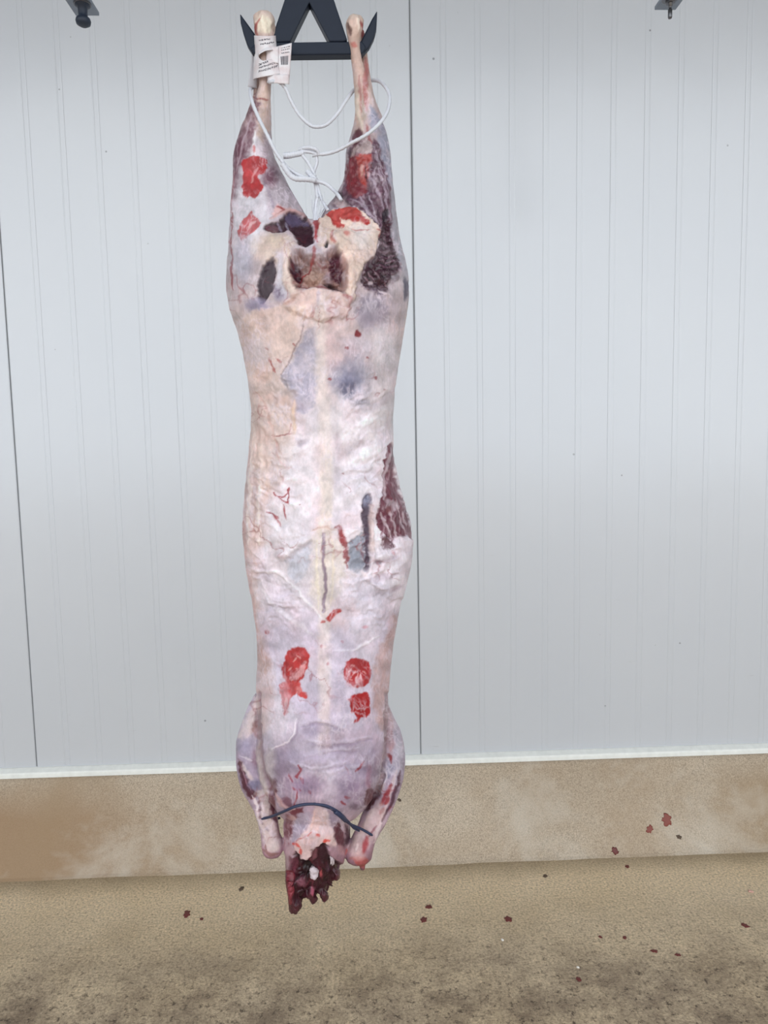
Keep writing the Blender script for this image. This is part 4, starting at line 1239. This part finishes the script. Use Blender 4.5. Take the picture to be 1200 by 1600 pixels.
for (a, b, c_) in [((491, 346), (488, 325), (486, 305)), ((492, 346), (491, 322), (493, 302)), ((493, 346), (495, 320), (495, 300)), ((494, 346), (499, 325), (504, 306)), ((494, 348), (503, 332), (511, 320)), ((493, 345), (490, 330), (489, 312)), ((495, 346), (501, 330), (507, 300)), ((493, 346), (496, 328), (500, 312)), ((494, 347), (506, 325), (512, 312))]:
    cordpart('strand', [(a[0], a[1], -.038), (b[0], b[1], -.032 + random.uniform(-.006, .004)), (c_[0], c_[1], -.027 + random.uniform(-.006, .006))], .0008, 4, twist=False, n=5, ends=.5)
cordpart('strand_bundle', [(492, 350, -.042), (492, 335, -.034), (494, 318, -.030), (497, 305, -.026)], .0024, ends=.7)

# ------------------------------------------------------------------ blue elastic band round neck and forelegs
band = empty('blue_band', tuple(P(500, 1262, BY - .07)), 'thin dark blue elastic band tied round the neck and forelegs', 'band')
RING = []


def bandpart(name, ctrl, r=.0019):
    p = spline(np.array([P(c[0], c[1], BY + c[2]) for c in ctrl]), 8)
    vs, fs = tube_geo([tuple(q) for q in p], r, 8)
    return meshobj(name, vs, fs, M_BAND, band, True)


bandpart('strap', [(437, 1278, .016), (418, 1284, .022), (404, 1282, .008), (406, 1280, -.014), (420, 1277, -.030), (434, 1272, -.052), (448, 1266, -.075), (462, 1260, -.083), (480, 1256.5, -.084), (497, 1257, -.084), (514, 1262, -.080), (527, 1270, -.074), (538, 1281, -.060), (550, 1289, -.040), (566, 1296, -.026), (580, 1304, -.020), (587, 1306, -.004), (582, 1302, .012), (566, 1293, .018)])
bandpart('strap', [(490, 1256, -.086), (510, 1259, -.084), (525, 1266, -.079), (536, 1275, -.070), (546, 1286, -.050), (553, 1294, -.034), (561, 1298, -.022)], .0017)
bandpart('knot', [(524, 1268, -.079), (533, 1275, -.074), (540, 1282, -.062)], .0032)

# ------------------------------------------------------------------ overhead brackets
def bracket(uc, v, halfw, Yf, label, big):
    p = P(uc, v, Yf)
    k = Yf / F
    hw = halfw * k
    root = empty('ceiling_bracket', (p[0], Yf, p[2]), label, 'bracket', None)
    z = p[2]
    L = .22
    vs, fs = box((p[0] - hw, Yf - L, z), (p[0] + hw, Yf, z + .006))
    bevel(meshobj('plate', vs, fs, M_GALV, root), .001)
    vs, fs = box((p[0] - hw * .55, Yf - L + .01, z + .006), (p[0] + hw * .55, Yf - L + .05, CEIL_Z))
    bevel(meshobj('drop_post', vs, fs, M_GALV, root), .002)
    yb = Yf - .035
    return root, p, k, z, yb, hw


root, p, k, z, yb, hw = bracket(137, 25, 17, 1.35, 'ceiling bracket at the left with a round dark rubber bumper under its plate', True)
bx = P(130, 30, yb)[0]
q = (z - P(130, 41, yb)[2]) / .044
prof = [(.012, .0), (.012, -.004), (.0078, -.006), (.0074, -.022), (.0078, -.027), (.0112, -.029), (.0124, -.034), (.0112, -.040), (.006, -.044)]
vs, fs = lathe([(a_, b_ * q) for a_, b_ in prof], 24, (bx, yb, z))
meshobj('bumper', vs, fs, M_BUFFER, root, True)
vs, fs = lathe([(.014, .001), (.014, -.002)], 24, (bx, yb, z)); bevel(meshobj('washer', vs, fs, M_STEEL, root), .0005)
vs, fs = lathe([(.010, .005), (.010, .016), (.006, .016), (.006, .03)], 6, (bx, yb, z)); meshobj('nut', vs, fs, M_STEEL, root)
root, p, k, z, yb, hw = bracket(1039, 16, 16, 1.35, 'ceiling bracket at the right with a thin threaded bolt under its plate', False)
bx = P(1047, 20, yb)[0]
q = (z - P(1047, 29, yb)[2]) / .032
vs, fs = lathe([(a_, b_ * q if b_ < 0 else b_) for a_, b_ in [(.0040, .03), (.0040, -.012), (.0024, -.013), (.0024, -.017), (.0036, -.018), (.0036, -.030), (.0026, -.032)]], 16, (bx, yb, z))
meshobj('bolt', vs, fs, M_STEEL, root, True)
vs, fs = lathe([(.0085, .0), (.0085, -.008)], 6, (bx, yb, z)); bevel(meshobj('nut', vs, fs, M_STEEL, root), .0006)
vs, fs = lathe([(.014, .001), (.014, -.0022)], 24, (bx, yb, z)); bevel(meshobj('washer', vs, fs, M_STEEL, root), .0005)

# ------------------------------------------------------------------ bits on the floor and kerb
def floor_pt(u, v):
    d = CF + (u - 600) / F * CR - (v - 800) / F * CU
    t_ = -CH / d[2]
    return np.array([0, 0, CH]) + d * t_


def kerb_pt(u, v):
    best = None
    for y in np.linspace(kerb_foot_y, WY - .03, 60):
        q = P(u, v, y)
        zz = np.interp(y, [a for a, b in pk[3:13]][::-1], [b for a, b in pk[3:13]][::-1])
        e = abs(q[2] - zz)
        if best is None or e < best[0]: best = (e, np.array([q[0], y, zz]))
    return best[1]


def spot(name, c, rx, ry, mat, label, cat, group, seed, hgt=.0012, tilt=0.0):
    """a thin, irregular dried splash: a low dome with a ragged outline"""
    rr = np.random.default_rng(seed)
    n = 26
    th = np.linspace(0, 2 * np.pi, n, endpoint=False)
    ph = rr.uniform(0, 6.28, 4)
    rad = 1 + .18 * np.sin(2 * th + ph[0]) + .16 * np.sin(5 * th + ph[1]) + .12 * np.sin(9 * th + ph[2]) + rr.uniform(-.1, .1, n)
    vs, fs = [], []
    for f, z in ((1.0, 0), (.85, .75), (.5, 1.0)):
        for i in range(n):
            vs.append((rx * rad[i] * f * math.cos(th[i]), ry * rad[i] * f * math.sin(th[i]), z * hgt))
    vs.append((0, 0, hgt * .9))
    for q in range(2):
        for i in range(n):
            fs.append((q * n + i, q * n + (i + 1) % n, (q + 1) * n + (i + 1) % n, (q + 1) * n + i))
    for i in range(n): fs.append((2 * n + i, 2 * n + (i + 1) % n, 3 * n))
    fs.append(tuple(range(n))[::-1])
    o = meshobj(name, vs, fs, mat, None, True)
    o.location = c
    o.rotation_euler = (tilt, 0, 0)
    return tag(o, label, cat, group)


# (u, v, half width px, half height px, material, place, label)
ktilt = math.atan2(zk - .024, WY - .034 - kerb_foot_y)
SP = [
    (1042, 1281, 9, 10, M_CLOT2, 'k', 'largest reddish blood splash high on the concrete kerb', 'blood on the kerb'),
    (1015, 1296, 6, 6.5, M_CLOT2, 'k', 'small brown red blood splash just left of the largest one on the kerb', 'blood on the kerb'),
    (961, 1333, 6, 6, M_CLOT, 'k', 'dark blood splash at the very foot of the kerb', 'blood on the kerb'),
    (980, 1354, 3.5, 2.5, M_CLOT, 'f', 'tiny blood drop on the floor just below the foot of the kerb', 'blood on the floor'),
    (670, 1417, 5, 3.5, M_CLOT, 'f', 'upper of two dark blood drops on the floor right of the neck', 'blood on the floor'),
    (662, 1437, 6, 4, M_CLOT, 'f', 'lower of two dark blood drops on the floor right of the neck', 'blood on the floor'),
    (794, 1436, 7, 4, M_CLOT, 'f', 'lone dark blood drop on the floor near the middle right', 'blood on the floor'),
    (292, 1428, 6, 5, M_CLOT, 'f', 'lone dark red blood drop on the floor left of the carcass', 'blood on the floor'),
    (315, 1436, 2.5, 2.5, M_CLOT, 'f', 'tiny blood fleck beside the lone drop left of the carcass', 'blood on the floor'),
    (1164, 1446, 6, 3.5, M_CLOT, 'f', 'dark blood drop on the floor at the far right', 'blood on the floor'),
    (1022, 1486, 5, 3, M_CLOT, 'f', 'left one of two thin blood flecks on the dirty floor', 'blood on the floor'),
    (1059, 1492, 4.5, 2.5, M_CLOT, 'f', 'right one of two thin blood flecks on the dirty floor', 'blood on the floor'),
    (904, 1530, 4.5, 3.5, M_CLOT, 'f', 'nearest blood drop low on the dark floor', 'blood on the floor'),
    (938, 1464, 3, 2, M_CLOT, 'f', 'left small drop of the pair on the floor below the kerb splashes', 'blood on the floor'),
    (976, 1465, 3.5, 2.5, M_CLOT, 'f', 'right small drop of the pair on the floor below the kerb splashes', 'blood on the floor'),
    (852, 1369, 3.5, 2.5, M_DARKBIT, 'f', 'dark speck of grit on the floor near the kerb foot', 'grit on the floor'),
    (377, 1389, 4, 3, M_DARKBIT, 'f', 'dark grit clump on the floor left of the neck', 'grit on the floor'),
    (1061, 1307, 4, 4, M_DARKBIT, 'k', 'dull brown speck on the kerb right of the splashes', 'grit on the floor'),
    (624, 1249, 3, 3, M_DARKBIT, 'k', 'dull speck on the kerb beside the right foreleg', 'grit on the floor'),
    (785, 1469, 2.2, 1.6, M_WHITEBIT, 'f', 'tiny white scrap on the floor right of the carcass', 'scraps on the floor'),
    (903, 1512, 2.2, 1.5, M_WHITEBIT, 'f', 'tiny white scrap on the floor above the nearest blood drop', 'scraps on the floor'),
    (1173, 1393, 3.5, 2.5, M_PINKBIT, 'f', 'small pink scrap on the floor at the far right', 'scraps on the floor'),
]
for i, (u, v, a, b, mt, pl, lb, gr) in enumerate(SP):
    c = floor_pt(u, v) if pl == 'f' else kerb_pt(u, v)
    dist = c[1]
    rx = a * dist / F
    if pl == 'f':
        q1 = floor_pt(u, v - b); q2 = floor_pt(u, v + b)
        ry = abs(q1[1] - q2[1]) / 2
        tl = 0.0
    else:
        ry = b * dist / F * 0.9
        tl = ktilt
    isb = mt in (M_CLOT, M_CLOT2)
    nm = 'blood_spot' if isb else ('floor_scrap' if mt in (M_WHITEBIT, M_PINKBIT) else 'grit_speck')
    spot(nm, tuple(c), rx, ry, mt, lb, 'blood' if isb else ('scrap' if nm == 'floor_scrap' else 'grit'), gr, 50 + i, hgt=.0015 if isb else .0025, tilt=tl)
